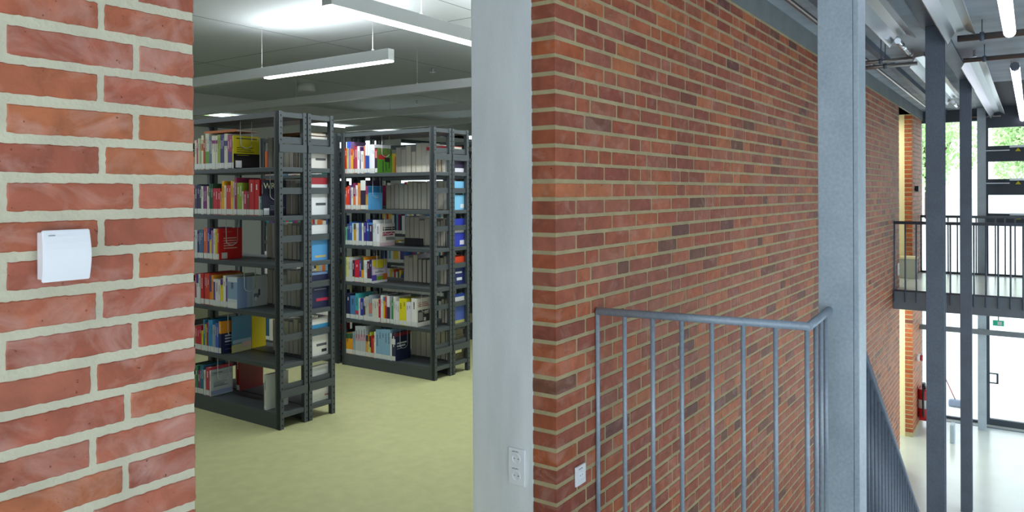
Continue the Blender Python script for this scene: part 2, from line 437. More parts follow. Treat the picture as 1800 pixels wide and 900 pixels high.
# near galvanised column: its broad flange faces the camera
t = empty('steel_column', (3.47, .70, GF)); tag(t, 'broad pale galvanised steel column at the corner of the near railing', 'column')
bm = bmesh.new(); box(bm, (0, -.070, 0), (.012, .071, 5.258), bevel=.002); box(bm, (.148, -.070, 0), (.16, .071, 5.258), bevel=.002)
mesh_obj('flange', bm, M['galv'], t)
bm = bmesh.new(); box(bm, (.0, -.094, 0), (.16, -.071, 5.258), bevel=.003); mesh_obj('web', bm, M['galv'], t)
pillar('steel_pillar', 7.07, .655, GF, 1.334, M['dark_steel'], .132, 'thick dark steel pillar in the hall, first beyond the galvanised column')
pillar('steel_pillar', 10.68, .668, GF, 1.334, M['dark_steel'], .121, 'dark steel pillar in the hall, middle one of the three')
o = pillar('steel_pillar', 14.45, .684, GF, 1.334, M['galv'], .117, 'paler grey steel pillar standing right against the glazed end wall')
for i, o in enumerate([q for q in col.objects if q.name.startswith('steel_pillar')]):
    o['group'] = 'pillars in a row along the hall'

# ------------------------------------------------------------------ near railing
rz = -.518
P0 = Vector((2.904, D-.006, rz)); P1 = Vector((3.013, .699, rz)); P2 = Vector((3.468, .727, rz))
t = empty('railing', (P1.x, P1.y, LF)); tag(t, 'galvanised steel railing with thin round bars guarding the stair void by the brick wall', 'railing')
off = Vector((P1.x, P1.y, LF))
bm = bmesh.new(); tube(bm, [P0-off, P1-off], .0165, 16); tube(bm, [P1-off+(P0-P1).normalized()*.006, P2-off], .0165, 16); mesh_obj('handrail', bm, M['rail'], t)
bars = [P0.lerp(P1, (i+.02)/7.05) for i in range(8)]+[P1.lerp(P2, f) for f in (.27, .54, .80)]
for i, p in enumerate(bars):
    if i == 7: p = P1+Vector((0, .012, 0))
    bm = bmesh.new(); tube(bm, [(p.x-off.x, p.y-off.y, rz-off.z), (p.x-off.x, p.y-off.y, -.14)], .0094, 10); mesh_obj('baluster', bm, M['rail'], t)
bm = bmesh.new()
tube(bm, [Vector((P0.x-off.x, P0.y-off.y, -.14)), Vector((0, 0, -.14)), Vector((P2.x-off.x, P2.y-off.y, -.14))], .012, 8); mesh_obj('bottom_rail', bm, M['rail'], t)

# stair balustrade going down, and the stair
sy = .672
A = at(1513, 610, 1, sy); Bq = at(1612, 900, 1, sy); dr = (Bq-A).normalized(); slope = dr.z/dr.x
t = empty('stair_balustrade', (3.7, sy, LF)); tag(t, 'dark stair balustrade of closely set bars descending beside the brick wall', 'balustrade')
o3 = Vector((3.7, sy, LF))
def rzx(x): return A.z+slope*(x-A.x)
XE = A.x+(GF+.93-A.z)/slope
bm = bmesh.new(); tube(bm, [Vector((3.66, sy, rzx(3.66)))-o3, Vector((XE, sy, rzx(XE)))-o3], .019, 12); mesh_obj('handrail', bm, M['dark_steel'], t)
nb = int((XE-3.75)/.105)
for i in range(nb):
    x = 3.72+i*(XE-3.8)/(nb-1)
    bm = bmesh.new(); tube(bm, [Vector((x, sy, rzx(x)))-o3, Vector((x, sy, rzx(x)-1.0))-o3], .0115, 8); mesh_obj('baluster', bm, M['dark_steel'], t)
bm = bmesh.new(); tp = .86
v = [(3.6, rzx(3.6)-tp), (XE+.1, rzx(XE+.1)-tp), (XE+.1, rzx(XE+.1)-tp-.28), (3.6, rzx(3.6)-tp-.28)]
fa = [bm.verts.new((x-o3.x, -.02, z-o3.z)) for x, z in v]; fb = [bm.verts.new((x-o3.x, .02, z-o3.z)) for x, z in v]
bm.faces.new(fa); bm.faces.new(fb[::-1])
for i in range(4): bm.faces.new((fa[i], fb[i], fb[(i+1) % 4], fa[(i+1) % 4]))
fix(bm); mesh_obj('stringer', bm, M['dark_steel'], t)
bm = bmesh.new(); ns = 14; rise = (LF-GF)/(ns+1); run = rise/abs(slope)
for i in range(ns): box(bm, (3.45+i*run, -.5, LF-(i+1)*rise-.04), (3.45+(i+1)*run+.02, sy-.03, LF-(i+1)*rise))
st = struct(mesh_obj('floor_stair', bm, M['dark_steel']))

# ------------------------------------------------------------------ footbridge
BZ = -1.37
bm = bmesh.new(); box(bm, (11.37, -2.6, BZ-.23), (14.3, D-.004, BZ)); box(bm, (11.355, -2.6, BZ-.235), (11.37, D-.004, BZ+.012), 1); box(bm, (14.3, -2.6, BZ-.235), (14.315, D-.004, BZ+.02), 1)
o = mesh_obj('floor_bridge', bm, [M['hall_floor'], M['fascia']]); struct(o)
def bridge_rail(x, y0, label, drop):
    t = empty('bridge_railing', (x, y0, BZ)); tag(t, label, 'railing', 'railings along the footbridge')
    y1 = -2.5; h = -.435-BZ
    bm = bmesh.new(); tube(bm, [(0, 0, h), (0, y1-y0, h)], .022, 10); mesh_obj('handrail', bm, M['dark_steel'], t)
    bm = bmesh.new(); tube(bm, [(0, 0, .02), (0, y1-y0, .02)], .012, 8); mesh_obj('bottom_rail', bm, M['dark_steel'], t)
    y = y0-.01; i = 0
    while y > y1:
        bm = bmesh.new(); tube(bm, [(0, y-y0, h), (0, y-y0, -drop)], .0105, 8); mesh_obj('baluster', bm, M['dark_steel'], t); y -= .131
bridge_rail(11.335, 1.55, 'steel railing on the near edge of the footbridge with its bars fixed over the fascia', .13)
bridge_rail(14.29, 1.55, 'steel railing on the far edge of the footbridge in front of the windows', .0)
o = B('tie_beam', (14.27, -2.6, -2.325), (14.33, 1.56, -2.245), M['fascia']); tag(o, 'flat grey steel rail running across below the footbridge', 'beam')
t = empty('bracket', (14.0, .86, BZ-.235)); tag(t, 'dark diagonal steel bracket below the footbridge beside a pillar', 'bracket')
bm = bmesh.new(); tube(bm, [(0, 0, 0), (0, .12, -.33)], .035, 6); mesh_obj('strut', bm, M['dark_steel'], t)
bm = bmesh.new(); tube(bm, [(.02, .06, -.20), (.02, -.28, -.06)], .012, 6); mesh_obj('tie_rod', bm, M['dark_steel'], t)

# ------------------------------------------------------------------ objects in the hall
t = empty('waste_bin', (13.22, 1.60, BZ)); tag(t, 'pale grey waste bin with a cream lid in the recess beyond the footbridge', 'bin')
bm = bmesh.new(); box(bm, (-.10, -.115, 0), (.13, .115, .30), bevel=.01); mesh_obj('body', bm, M['bin'], t)
bm = bmesh.new(); box(bm, (-.11, -.125, .30), (.14, .125, .34), bevel=.008); mesh_obj('lid', bm, M['felt'], t)
t = empty('fire_extinguisher', (14.0, D-.09, -3.72)); tag(t, 'red fire extinguisher hanging on the brick pier on the ground floor', 'fire extinguisher')
bm = bmesh.new(); tube(bm, [(0, 0, 0), (0, 0, .03), (0, 0, .42), (0, 0, .47)], .085, 16); mesh_obj('cylinder', bm, M['red'], t)
bm = bmesh.new(); tube(bm, [(0, 0, .46), (0, 0, .56)], .028, 10); box(bm, (-.09, -.02, .54), (.03, .02, .57)); mesh_obj('valve', bm, M['black'], t)
bm = bmesh.new(); tube(bm, [(-.03, 0, .54), (-.12, 0, .50), (-.13, 0, .30), (-.11, 0, .14), (-.11, 0, .04)], .016, 8); mesh_obj('hose', bm, M['black'], t)
bm = bmesh.new(); tube(bm, [(0, 0, .16), (0, 0, .30)], .0865, 16); o = mesh_obj('instruction_label', bm, M['white_label'], t); o['label'] = 'pale instruction label'
bm = bmesh.new(); box(bm, (-.05, .082, .1), (.05, .09, .5)); mesh_obj('wall_bracket', bm, M['red'], t)
o = B('extinguisher_cabinet', (14.16, D-.14, -3.82), (14.36, D-.001, -3.28), M['red'], bevel=.008); tag(o, 'narrow red fire equipment case beside the extinguisher on the brick pier', 'cabinet')
t = empty('alarm_sounder', (13.85, D-.001, -2.72)); tag(t, 'small white and red fire alarm high on the ground floor pier', 'alarm')
bm = bmesh.new(); tube(bm, [(0, 0, 0), (0, -.05, 0)], .055, 14); mesh_obj('base', bm, M['white_plastic'], t)
bm = bmesh.new(); tube(bm, [(0, -.05, 0), (0, -.09, 0)], .048, 14); mesh_obj('sounder_cap', bm, M['red'], t)
o = B('wall_lamp', (13.72, D-.05, -.02), (13.82, D-.001, .07), M['black'], bevel=.008); tag(o, 'small dark fitting on the upper part of the bright brick pier', 'wall fitting')
o = B('light_switch', (11.72, D-.018, -1.19), (11.80, D-.0005, -1.02), M['white_plastic'], bevel=.003); tag(o, 'white switch plate low on the far end of the brick wall above the bridge', 'switch')
t = empty('broom', (15.8, 1.13, GF-.02)); tag(t, 'thin broom with a grey head standing outside the glazed wall', 'broom')
bm = bmesh.new(); tube(bm, [(0, .03, .12), (-.2, .26, .75)], .010, 8); mesh_obj('handle', bm, mat('broom_handle', 'b07070', .6), t)
bm = bmesh.new(); box(bm, (-.06, -.16, 0), (.06, .14, .13), bevel=.03); mesh_obj('broom_head', bm, mat('broom_grey', '8a94a8', .8), t)
o = B('metal_box', (13.4, 1.0, GF), (13.6, 1.06, GF+.28), M['galv'], bevel=.01); tag(o, 'small pale grey metal box on the hall floor showing beside the thick dark pillar', 'box')
o = B('exit_sign', (14.70, .39, -2.23), (14.73, .545, -2.14), M['green_sign'], bevel=.004); tag(o, 'small green sign hanging above the glass door', 'sign')
bm = bmesh.new(); box(bm, (-.002, -.03, -.03), (0, .03, .03)); o2 = mesh_obj('sign_symbol', bm, M['white_label'], o); o2.location = (14.698, .45, -2.185)
o2 = B('sign_hanger', (14.71, .46, -2.14), (14.72, .475, -1.6), M['dark_steel'], o)

for zz, lab in ((1.2, 'upper'), (-1.6, 'ground')):  # unseen lamps added to light the closed recess on both levels
    t = empty('ceiling_lamp', (12.7, 2.05, zz)); tag(t, 'small round lamp added out of view to light the cream recess, %s floor' % lab, 'lamp')
    bm = bmesh.new(); tube(bm, [(0, 0, -.035), (0, 0, 0)], .15, 24); mesh_obj('housing', bm, M['lamp_body'], t)
    bm = bmesh.new(); tube(bm, [(0, 0, -.045), (0, 0, -.035)], .13, 24); mesh_obj('diffuser', bm, M['diffuser'], t)
    ld = bpy.data.lights.new('lamp_light', 'AREA'); ld.shape = 'DISK'; ld.size = .25; ld.energy = 14; ld.color = (1, .95, .85)
    lo = bpy.data.objects.new('lamp_light', ld); col.objects.link(lo); lo.parent = t; lo.location = (0, 0, -.05)
# radiant heaters
def heater(x0, x1, y, z, label, chains, ends=True):
    t = empty('radiant_heater', ((x0+x1)/2, y, z)); tag(t, label, 'heater', 'radiant heaters under the hall roof')
    c = (x0+x1)/2; a, b = x0-c, x1-c
    prof = [(y*.82, z*.82) for y, z in [(.125, -.03), (.115, -.035), (.055, .075), (-.03, .085), (-.115, .035), (-.118, .040), (-.032, .091), (.058, .081)]]
    bm = bmesh.new(); prism(bm, prof, a, b); fix(bm); mesh_obj('reflector_hood', bm, M['hood'], t)
    for dy in ((.02,) if ends else ()):
        bm = bmesh.new(); tube(bm, [(b-.12, dy, .0), (b+.55, dy, .0)], .024, 12); mesh_obj('radiant_tube', bm, M['bright_pipe'], t)
        bm = bmesh.new(); tube(bm, [(b+.55, dy, 0), (b+.60, dy, 0)], .030, 12); mesh_obj('tube_end', bm, M['pipe'], t)
    for cx in chains:
        bm = bmesh.new(); top = roofz(y)-z
        n = 7
        for k in range(n):
            z0 = .07+(top-.07)*k/n; z1 = .07+(top-.07)*(k+1)/n+.004; d = .010
            ring = [(0, d*math.cos(q)*(1 if k % 2 else 0), 0) for q in (0,)]
            pts = [Vector((cx-c+(d*math.sin(q) if k % 2 else 0), (0 if k % 2 else d*math.sin(q)), (z0+z1)/2+(z1-z0)/2*math.cos(q))) for q in [2*math.pi*j/10 for j in range(11)]]
            tube(bm, pts, .0035, 5)
        mesh_obj('chain', bm, M['pipe'], t)
    return t
heater(3.6, 6.88, .87, 1.20, 'long radiant heater hood nearest the brick wall, its bright tube ends showing', (3.9, 5.3, 6.7))
heater(8.1, 12.0, .87, 1.20, 'radiant heater hood between the thick pillar and the middle pillar, wall side', (8.4, 9.5, 10.6, 11.8))
heater(3.7, 7.0, .465, 1.20, 'radiant heater hood at the top edge, to the right of the thick dark pillar', (4.1, 6.8), False)
heater(8.42, 14.65, .465, 1.20, 'longest radiant heater hood, pale, ending above the windows', (8.6, 10.1, 11.9, 14.3), False)
def pipe(x, y0, y1, z, label, r=.03, drop=None):
    t = empty('heating_pipe', (x, y0, z)); tag(t, label, 'pipe', 'pipes crossing under the hall roof')
    bm = bmesh.new(); pts = [(0, 0, 0), (0, y1-y0, 0)]
    tube(bm, pts, r, 12); mesh_obj('pipe_run', bm, M['pipe'], t)
    for f in (.05, .64):
        bm = bmesh.new(); tube(bm, [(0, (y1-y0)*f-.015, 0), (0, (y1-y0)*f+.015, 0)], r*1.35, 12); tube(bm, [(0, (y1-y0)*f, 0), (0, (y1-y0)*f, 1.36-z)], .004, 6)
        mesh_obj('pipe_clamp', bm, M['dark_steel'], t)
pipe(7.42, 1.555, .86, 1.15, 'upper one of two thin parallel pipes leaving the brick wall under the roof', .018)
pipe(7.56, 1.555, .84, 1.125, 'lower one of two thin parallel pipes leaving the brick wall under the roof', .018)
pipe(7.10, .50, -2.9, 1.225, 'thick pipe crossing just below the hall lamp at the top edge', .027)
pipe(8.32, .54, -2.9, 1.225, 'pipe crossing just above the lower hall lamp', .022)
pipe(14.79, .98, .43, 1.22, 'short far pipe joining heater ends above the windows', .016)
o = bmesh.new(); tube(o, [(3.6, 1.35, 1.285), (14.8, 1.35, 1.285)], .017, 8); o = mesh_obj('cable_conduit', o, M['pipe']); tag(o, 'long thin conduit running under the roof parallel to the brick wall', 'conduit')
o = bmesh.new(); box(o, (3.6, 1.20, 1.30), (14.8, 1.26, 1.355)); o = mesh_obj('cable_tray', o, M['dark_steel']); tag(o, 'dark cable tray under the roof beside the heaters near the brick wall', 'cable tray')

# hall lamps
def hall_lamp(x0, x1, y, z, label):
    t = empty('linear_lamp', ((x0+x1)/2, y, z)); tag(t, label, 'lamp', 'tube lamps hanging in the hall')
    L = (x1-x0)/2
    bm = bmesh.new(); box(bm, (-L, -.037, .02), (L, .037, .06), bevel=.004); mesh_obj('housing', bm, M['lamp_body'], t)
    bm = bmesh.new(); tube(bm, [(-L+.06, 0, 0), (L-.03, 0, 0)], .039, 14); mesh_obj('lamp_tube', bm, M['tube_light'], t)
    bm = bmesh.new(); tube(bm, [(-L-.05, 0, 0), (-L+.06, 0, 0)], .038, 8); mesh_obj('end_cap', bm, M['dark_steel'], t)
    for f in (-.7, .7):
        bm = bmesh.new(); tube(bm, [(f*L, 0, .07), (f*L, 0, roofz(y)-z)], .004, 6); mesh_obj('suspension_wire', bm, M['chrome'], t)
a = at(1775, 58, 2, 1.15); b = at(1784, 117, 2, 1.15); c_ = at(1791, 214, 2, 1.15)
hall_lamp(a.x-3.2, a.x, a.y, 1.15, 'bright tube lamp cut by the top edge of the picture')
hall_lamp(b.x, c_.x, b.y, 1.15, 'bright tube lamp hanging lower down in front of the dark gable')

# ------------------------------------------------------------------ sockets and sensor
def rframe(o, n):   # matrix: local x right, local z up, local -y out of the surface
    return o
def socket_plate(name, origin, rz, n, label):
    t = empty(name, origin, rz); tag(t, label, 'socket')
    H = .081 if n == 1 else .151
    bm = bmesh.new(); box(bm, (-.0405, -.010, -H/2), (.0405, 0, H/2), bevel=.003); mesh_obj('cover_plate', bm, M['white_plastic'], t)
    for i in range(n):
        zc_ = 0 if n == 1 else (.035 if i == 0 else -.035)
        bm = bmesh.new(); N = 24
        # round recessed well
        ro = [bm.verts.new((.021*math.cos(2*math.pi*k/N), -.0140, zc_+.021*math.sin(2*math.pi*k/N))) for k in range(N)]
        r2 = [bm.verts.new((.0185*math.cos(2*math.pi*k/N), -.0140, zc_+.0185*math.sin(2*math.pi*k/N))) for k in range(N)]
        r3 = [bm.verts.new((.018*math.cos(2*math.pi*k/N), -.0103, zc_+.018*math.sin(2*math.pi*k/N))) for k in range(N)]
        rb = [bm.verts.new((.021*math.cos(2*math.pi*k/N), -.0095, zc_+.021*math.sin(2*math.pi*k/N))) for k in range(N)]
        for k in range(N):
            q = (k+1) % N
            bm.faces.new((rb[k], rb[q], ro[q], ro[k])); bm.faces.new((ro[k], ro[q], r2[q], r2[k])); bm.faces.new((r2[k], r2[q], r3[q], r3[k]))
        bm.faces.new(r3); fix(bm); mesh_obj('socket_well', bm, M['white_plastic'], t)
        bm = bmesh.new()
        for dx in (-.0095, .0095): tube(bm, [(dx, -.0108, zc_), (dx, -.0103, zc_)], .0024, 10)
        mesh_obj('contact', bm, M['dark_ink'], t)
        bm = bmesh.new()
        for k in range(7): box(bm, (-.022+k*.0048, -.0108, zc_+.026+.001*(k % 2)), (-.0185+k*.0048, -.0101, zc_+.029+.001*(k % 3)))
        mesh_obj('printed_marking', bm, M['ink'], t)
    return t
p = at(1018, 834, 1, D); socket_plate('wall_socket', (p.x, D-.0005, p.z), 0, 1, 'white single wall socket on the brick wall beside the railing')
p = at(910, 820, 0, 2.577); socket_plate('double_socket', (2.577, p.y, p.z), -math.pi/2, 2, 'white double wall socket low on the pale concrete column')
# sensor box on the left wall
p0 = at(76, 497, 1, D-.035); p1 = at(159, 403, 1, D-.035)
t = empty('room_sensor', ((p0.x+p1.x)/2, D, (p0.z+p1.z)/2)); tag(t, 'square white plastic room sensor on the left brick wall', 'sensor')
hw = (p1.x-p0.x)/2; hh = (at(76, 450, 1, D-.035).z*0+(at(150, 403, 1, D-.035).z-at(120, 494, 1, D-.035).z)/2)
bm = bmesh.new(); box(bm, (-hw+.004, -.028, -hh+.004), (hw-.004, -.0005, hh-.004), bevel=.002); mesh_obj('back_box', bm, M['white_plastic'], t)
bm = bmesh.new(); vs = []
N = 8
for i in range(N+1):
    f = i/N; z = -hh+2*hh*f; bulge = .006*math.sin(math.pi*f)
    vs.append([bm.verts.new((-hw, -.032-bulge*.6, z)), bm.verts.new((hw+bulge*.25, -.032-bulge, z)), bm.verts.new((hw+bulge*.25, -.026, z)), bm.verts.new((-hw, -.026, z))])
for a_, b_ in zip(vs, vs[1:]):
    for k in range(4): bm.faces.new((a_[k], a_[(k+1) % 4], b_[(k+1) % 4], b_[k]))
bm.faces.new(vs[0]); bm.faces.new(vs[-1][::-1]); fix(bm)
bmesh.ops.bevel(bm, geom=[e for e in bm.edges if e.calc_face_angle(0) > .8], offset=.0015, segments=2, affect='EDGES')
mesh_obj('front_cover', bm, M['white_plastic'], t)
bm = bmesh.new()
for k in range(8): box(bm, (-hw+.010+k*.0014, -.0372, hh-.0105), (-hw+.011+k*.0014, -.0345, hh-.0092))
mesh_obj('printed_marking', bm, M['ink'], t)

# ------------------------------------------------------------------ library lamps
LZ = .918; LH = .085; LW = .06
def lib_lamp(axis, p0, p1, lit, z, label, light=True, wires=(), lw=LW):
    """profile from p0 to p1 (2D), lit = list of (t0, t1) ranges in metres from p0"""
    p0 = Vector(p0); p1 = Vector(p1); L = (p1-p0).length; ang = math.atan2(p1.y-p0.y, p1.x-p0.x)
    t = empty('pendant_lamp', (p0.x, p0.y, z), ang); tag(t, label, 'lamp', 'white linear lamps under the library ceiling')
    bm = bmesh.new(); box(bm, (0, -lw/2, .006), (L, lw/2, LH), bevel=.002); mesh_obj('housing', bm, M['lamp_body'], t)
    for a, b in lit:
        bm = bmesh.new(); box(bm, (a, -lw/2+.004, -.006), (b, lw/2-.004, .0055), bevel=.002); mesh_obj('diffuser', bm, M['diffuser'], t)
        if light:
            for up_ in (0, 1):
                ld = bpy.data.lights.new('lamp_light', 'AREA'); ld.shape = 'RECTANGLE'; ld.size = b-a; ld.size_y = lw*.8
                ld.energy = LAMP_W*(b-a)*(.8 if up_ else 1); ld.color = (.94, .99, 1)
                lo = bpy.data.objects.new('lamp_light', ld); col.objects.link(lo); lo.parent = t
                lo.location = ((a+b)/2, 0, LH+.012 if up_ else -.012); lo.rotation_euler = (math.pi if up_ else 0, 0, 0)
    for x in wires:
        bm = bmesh.new(); tube(bm, [(x, 0, LH), (x, 0, LC-z)], .0016, 6); tube(bm, [(x, 0, LH), (x, 0, LH+.014)], .007, 8); mesh_obj('suspension_wire', bm, M['chrome'], t)
LAMP_W = 10
lib_lamp('y', (3.87, 3.685), (3.87, 8.6), [(0.0, 1.36)], LZ, 'white linear lamp with a square end, hanging above the near bookcases', wires=(.18, 1.42, 3.5))
lib_lamp('x', (2.55, 2.86), (5.0, 2.86), [(0.0, 2.45)], LZ, 'big lit linear lamp nearest the opening, at the top edge', wires=(.7, 2.2), lw=.07)
lib_lamp('y', (5.28, 2.4), (5.28, 8.6), [(0.0, 1.3)], LZ, 'white linear lamp beyond, first one behind the square-ended lamp', wires=(2.3, 4.0))
lib_lamp('y', (6.70, 2.4), (6.70, 8.6), [(0.0, 1.3)], LZ, 'white linear lamp beyond, second one behind the square-ended lamp', wires=(2.3, 4.0))
lib_lamp('y', (8.05, 2.4), (8.05, 8.6), [(0.0, 1.3)], LZ, 'farthest white linear lamp, just above the right bookcase', wires=(2.3, 4.0))
lib_lamp('y', (2.0, 4.6), (2.0, 8.6), [(0.0, 1.4)], LZ, 'white linear lamp over the aisle left of the near bookcase, behind the brick edge', wires=(.3, 3.0))
# ceiling devices
o = bmesh.new(); tube(o, [(0, 0, -.10), (0, 0, 0)], .11, 28); o = mesh_obj('ceiling_speaker', o, M['plaster'], None, (6.22, 7.35, LC)); tag(o, 'round white drum fitting on the library ceiling', 'ceiling fitting')
for q, (x, y) in enumerate(((5.3, 8.3), (8.3, 7.4), (6.2, 5.3))):
    o = bmesh.new(); tube(o, [(0, 0, -.05), (0, 0, 0)], .012, 8); tube(o, [(0, 0, -.055), (0, 0, -.045)], .03, 12)
    o = mesh_obj('sprinkler', o, M['hood'], None, (x, y, LC))
    tag(o, ['small sprinkler head on the ceiling above the left bookcase end', 'small sprinkler head on the ceiling far right by the lamps', 'small sprinkler head on the ceiling between the linear lamps'][q], 'sprinkler', 'sprinkler heads on the library ceiling')
# joints of the ceiling boards
bm = bmesh.new()
for y in (3.4, 5.2, 7.0): box(bm, (-2.5, y, LC-.0015), (11.9, y+.008, LC))
for x in (1.9, 4.6, 7.3): box(bm, (x, 1.9, LC-.0015), (x+.008, 9.1, LC))
struct(mesh_obj('trim_ceiling_joints', bm, M['beam_concrete']))

# ------------------------------------------------------------------ bookshelves
SH = [.155, -.14, -.430, -.730, -1.035, -1.325]      # shelf tops
UD = .216; OFF = .219; YN = 3.706; BAY = 1.0; TOP = .493
def shelf_unit(x0, face, label, y0=YN):
    """face -1: open side towards -x, +1: towards +x"""
    t = empty('bookshelf', (x0, y0, LF)); tag(t, label, 'bookshelf', 'dark metal bookshelves standing back to back')
    def z_(z): return z-LF
    H = z_(TOP)
    pw = .030
    for yy, sgn in ((0, 1), (BAY, -1)):
        for xx in (0, UD-pw):
            bm = bmesh.new()
            box(bm, (xx, yy, 0), (xx+pw, yy+sgn*.003, H))
            ex = xx if xx == 0 else UD-.003
            box(bm, (ex, yy, 0), (ex+.003, yy+sgn*.042, H))
            box(bm, (xx, yy+sgn*.0032, 0), (xx+pw, yy+sgn*.03, H))
            if sgn == 1:
                n = int(H/.0365)
                for k in range(n):
                    zz = .02+k*.0365
                    box(bm, (xx+.0145, yy-.0006, zz), (xx+.0225, yy+.001, zz+.0095), 1)
            else:
                n = int(H/.0365)
                for k in range(n): box(bm, (xx+.0145, yy-.001, .02+k*.0365), (xx+.0225, yy+.0006, .0295+k*.0365), 1)
            mesh_obj('post', bm, [M['shelf'], M['hole']], t)
    for i, s_ in enumerate(SH):
        bm = bmesh.new(); z = z_(s_)
        box(bm, (.004, .004, z-.028), (UD-.004, BAY-.004, z), bevel=.0015)
        mesh_obj('shelf_board', bm, M['shelf'], t)
    bm = bmesh.new(); box(bm, (.004, .004, H-.036), (UD-.004, BAY-.004, H-.006)); mesh_obj('top_board', bm, M['shelf'], t)
    bm = bmesh.new(); px = .004 if face < 0 else UD-.008
    box(bm, (px, .03, .0), (px+.004, BAY-.03, z_(SH[-1])-.028)); mesh_obj('plinth', bm, M['shelf'], t)
    # end rails half-way between the boards, and two flat straps
    lv = [TOP-.02]+SH
    for yy in (.012, BAY-.018):
        for a, b in zip(lv, lv[1:]):
            bm = bmesh.new(); zc2 = z_((a+b)/2)+.005
            box(bm, (.03, yy, zc2-.020), (UD-.03, yy+.006, zc2+.020)); mesh_obj('end_rail', bm, M['shelf'], t)
        for s_, d in ((.27, .0), (-1.21, 0)):
            bm = bmesh.new(); box(bm, (.005, (yy-.016 if yy < .1 else yy+.019), z_(s_)-.024), (UD-.005, (yy-.013 if yy < .1 else yy+.022), z_(s_)+.024)); mesh_obj('flat_strap', bm, M['shelf'], t)
    return t
X1, X2 = 2.925, 4.343
first = shelf_unit(X1, -1, 'near dark metal bookshelf, its open side with colourful book spines facing the left')
copy_thing(first, (X1+OFF, YN, LF), 'dark metal bookshelf standing back to back with the near one, on its right')
copy_thing(first, (X2, YN, LF), 'dark metal bookshelf in the middle with six rows of colourful spines')
copy_thing(first, (X2+OFF, YN, LF), 'dark metal bookshelf back to back with the middle one, partly behind the concrete column')
for (x, lab) in ((X2, 'rear bay of the middle bookshelf row, seen through the near bookshelf'),
                 (X2+OFF, 'rear bay of the back-to-back middle row, seen through the near bookshelf')):
    copy_thing(first, (x, YN+BAY+.046, LF), lab)
for (x, y, lab) in ((5.76, YN, 'third row dark metal bookshelf behind the middle row'), (5.98, YN, 'third row dark metal bookshelf, its farther back-to-back half'),
                    (5.76, YN+BAY+.046, 'third row rear bay dark metal bookshelf'), (7.18, YN, 'fourth row dark metal bookshelf deepest in the library'),
                    (7.18, YN+BAY+.046, 'fourth row dark metal bookshelf, rear bay towards the windows')):
    copy_thing(first, (x, y, LF), lab)

# ------------------------------------------------------------------ books
NAMES = {'red':(190,30,35),'dark red':(110,25,35),'orange':(230,130,40),'yellow':(230,215,40),'olive':(140,150,50),'green':(60,140,80),'mint green':(120,200,160),
 'dark green':(40,80,60),'teal':(50,140,150),'light blue':(100,170,220),'blue':(45,90,180),'navy':(28,36,75),'purple':(90,50,120),'magenta':(150,40,110),'pink':(200,170,200),
 'white':(240,240,240),'cream':(225,218,195),'light grey':(190,195,198),'grey':(140,140,145),'dark grey':(75,75,78),'brown':(110,75,60),'pale green':(200,215,150)}
def cname(h):
    c = [int(h[i:i+2], 16) for i in (0, 2, 4)]
    return min(NAMES, key=lambda n: sum((a-b)**2 for a, b in zip(c, NAMES[n])))
BOOKS = []
def dim(h, k=.80):
    c = lin(h); return tuple(x*k for x in c[:3])+(1,)
def book(t, h, d, cover, band=None, spine_lines=True, flip=False, front=None, sticker=True, side=None):
    """book mesh: spine at x=0 facing -x, thickness along +y, depth along +x; origin at its base"""
    bm = bmesh.new(); cl = bm.loops.layers.float_color.new('Col')
    def cb(a, b, c, bev=0):
        n0 = set(bm.faces); box(bm, a, b, 0, bev)
        for f in bm.faces:
            if f not in n0:
                for l in f.loops: l[cl] = c
    c = dim(cover); th = min(.0025, t*.2); pg = dim('e9e4d2', .75)
    cb((0, 0, 0), (th, t, h), c)                      # spine
    cb((th, 0, 0), (d, th, h), side and dim(side) or c); cb((th, t-th, 0), (d, t, h), c)   # boards
    cb((th, th, .003), (d-.004, t-th, h-.004), pg)    # pages
    if band:
        bc, b0, b1 = band
        cb((-.0004, .0002, h*b0), (0, t-.0002, h*b1), dim(bc))
    if spine_lines and t > .011:
        lum = sum(int(cover[i:i+2], 16) for i in (0, 2, 4))
        ic = dim('f0f0f0') if lum < 380 else dim('40404a')
        r = random.Random(int(t*1e5)+int(h*1e4)); z = h*(.9-.1*r.random())
        n = r.randint(3, 8)
        for k in range(n):
            L = h*r.uniform(.015, .05); cb((-.0006, t*.38, z-L), (-.0003, t*.62, z), ic); z -= L+h*.012
            if z < h*.4: break
    bm.faces.ensure_lookup_table()
    me = bpy.data.meshes.new('book'); bm.to_mesh(me); bm.free(); me.materials.append(M['book'])
    o = bpy.data.objects.new('book', me); col.objects.link(o)
    return o
def spine_label(o, t, w=None, z0=.004, hgt=.034):
    bm = bmesh.new(); a = .0006; w = t-.0012 if w is None else w
    box(bm, (-.0012, a, z0), (-.0003, a+w, z0+hgt)); q = mesh_obj('shelf_label', bm, M['white_label'], o); q['label'] = 'white shelf-mark label'
    return q
ORD = ['first', 'second', 'third', 'fourth', 'fifth', 'sixth', 'seventh', 'eighth', 'ninth', 'tenth', 'eleventh', 'twelfth', 'thirteenth', 'fourteenth', 'fifteenth', 'sixteenth',
       'seventeenth', 'eighteenth', 'nineteenth']
for tens, o_ in (('twenty', 'twentieth'), ('thirty', 'thirtieth'), ('forty', 'fortieth')):
    ORD += [o_]+['%s-%s' % (tens, q) for q in ORD[:9]]
SN = ['top shelf', 'second shelf', 'third shelf', 'fourth shelf', 'fifth shelf', 'bottom shelf']
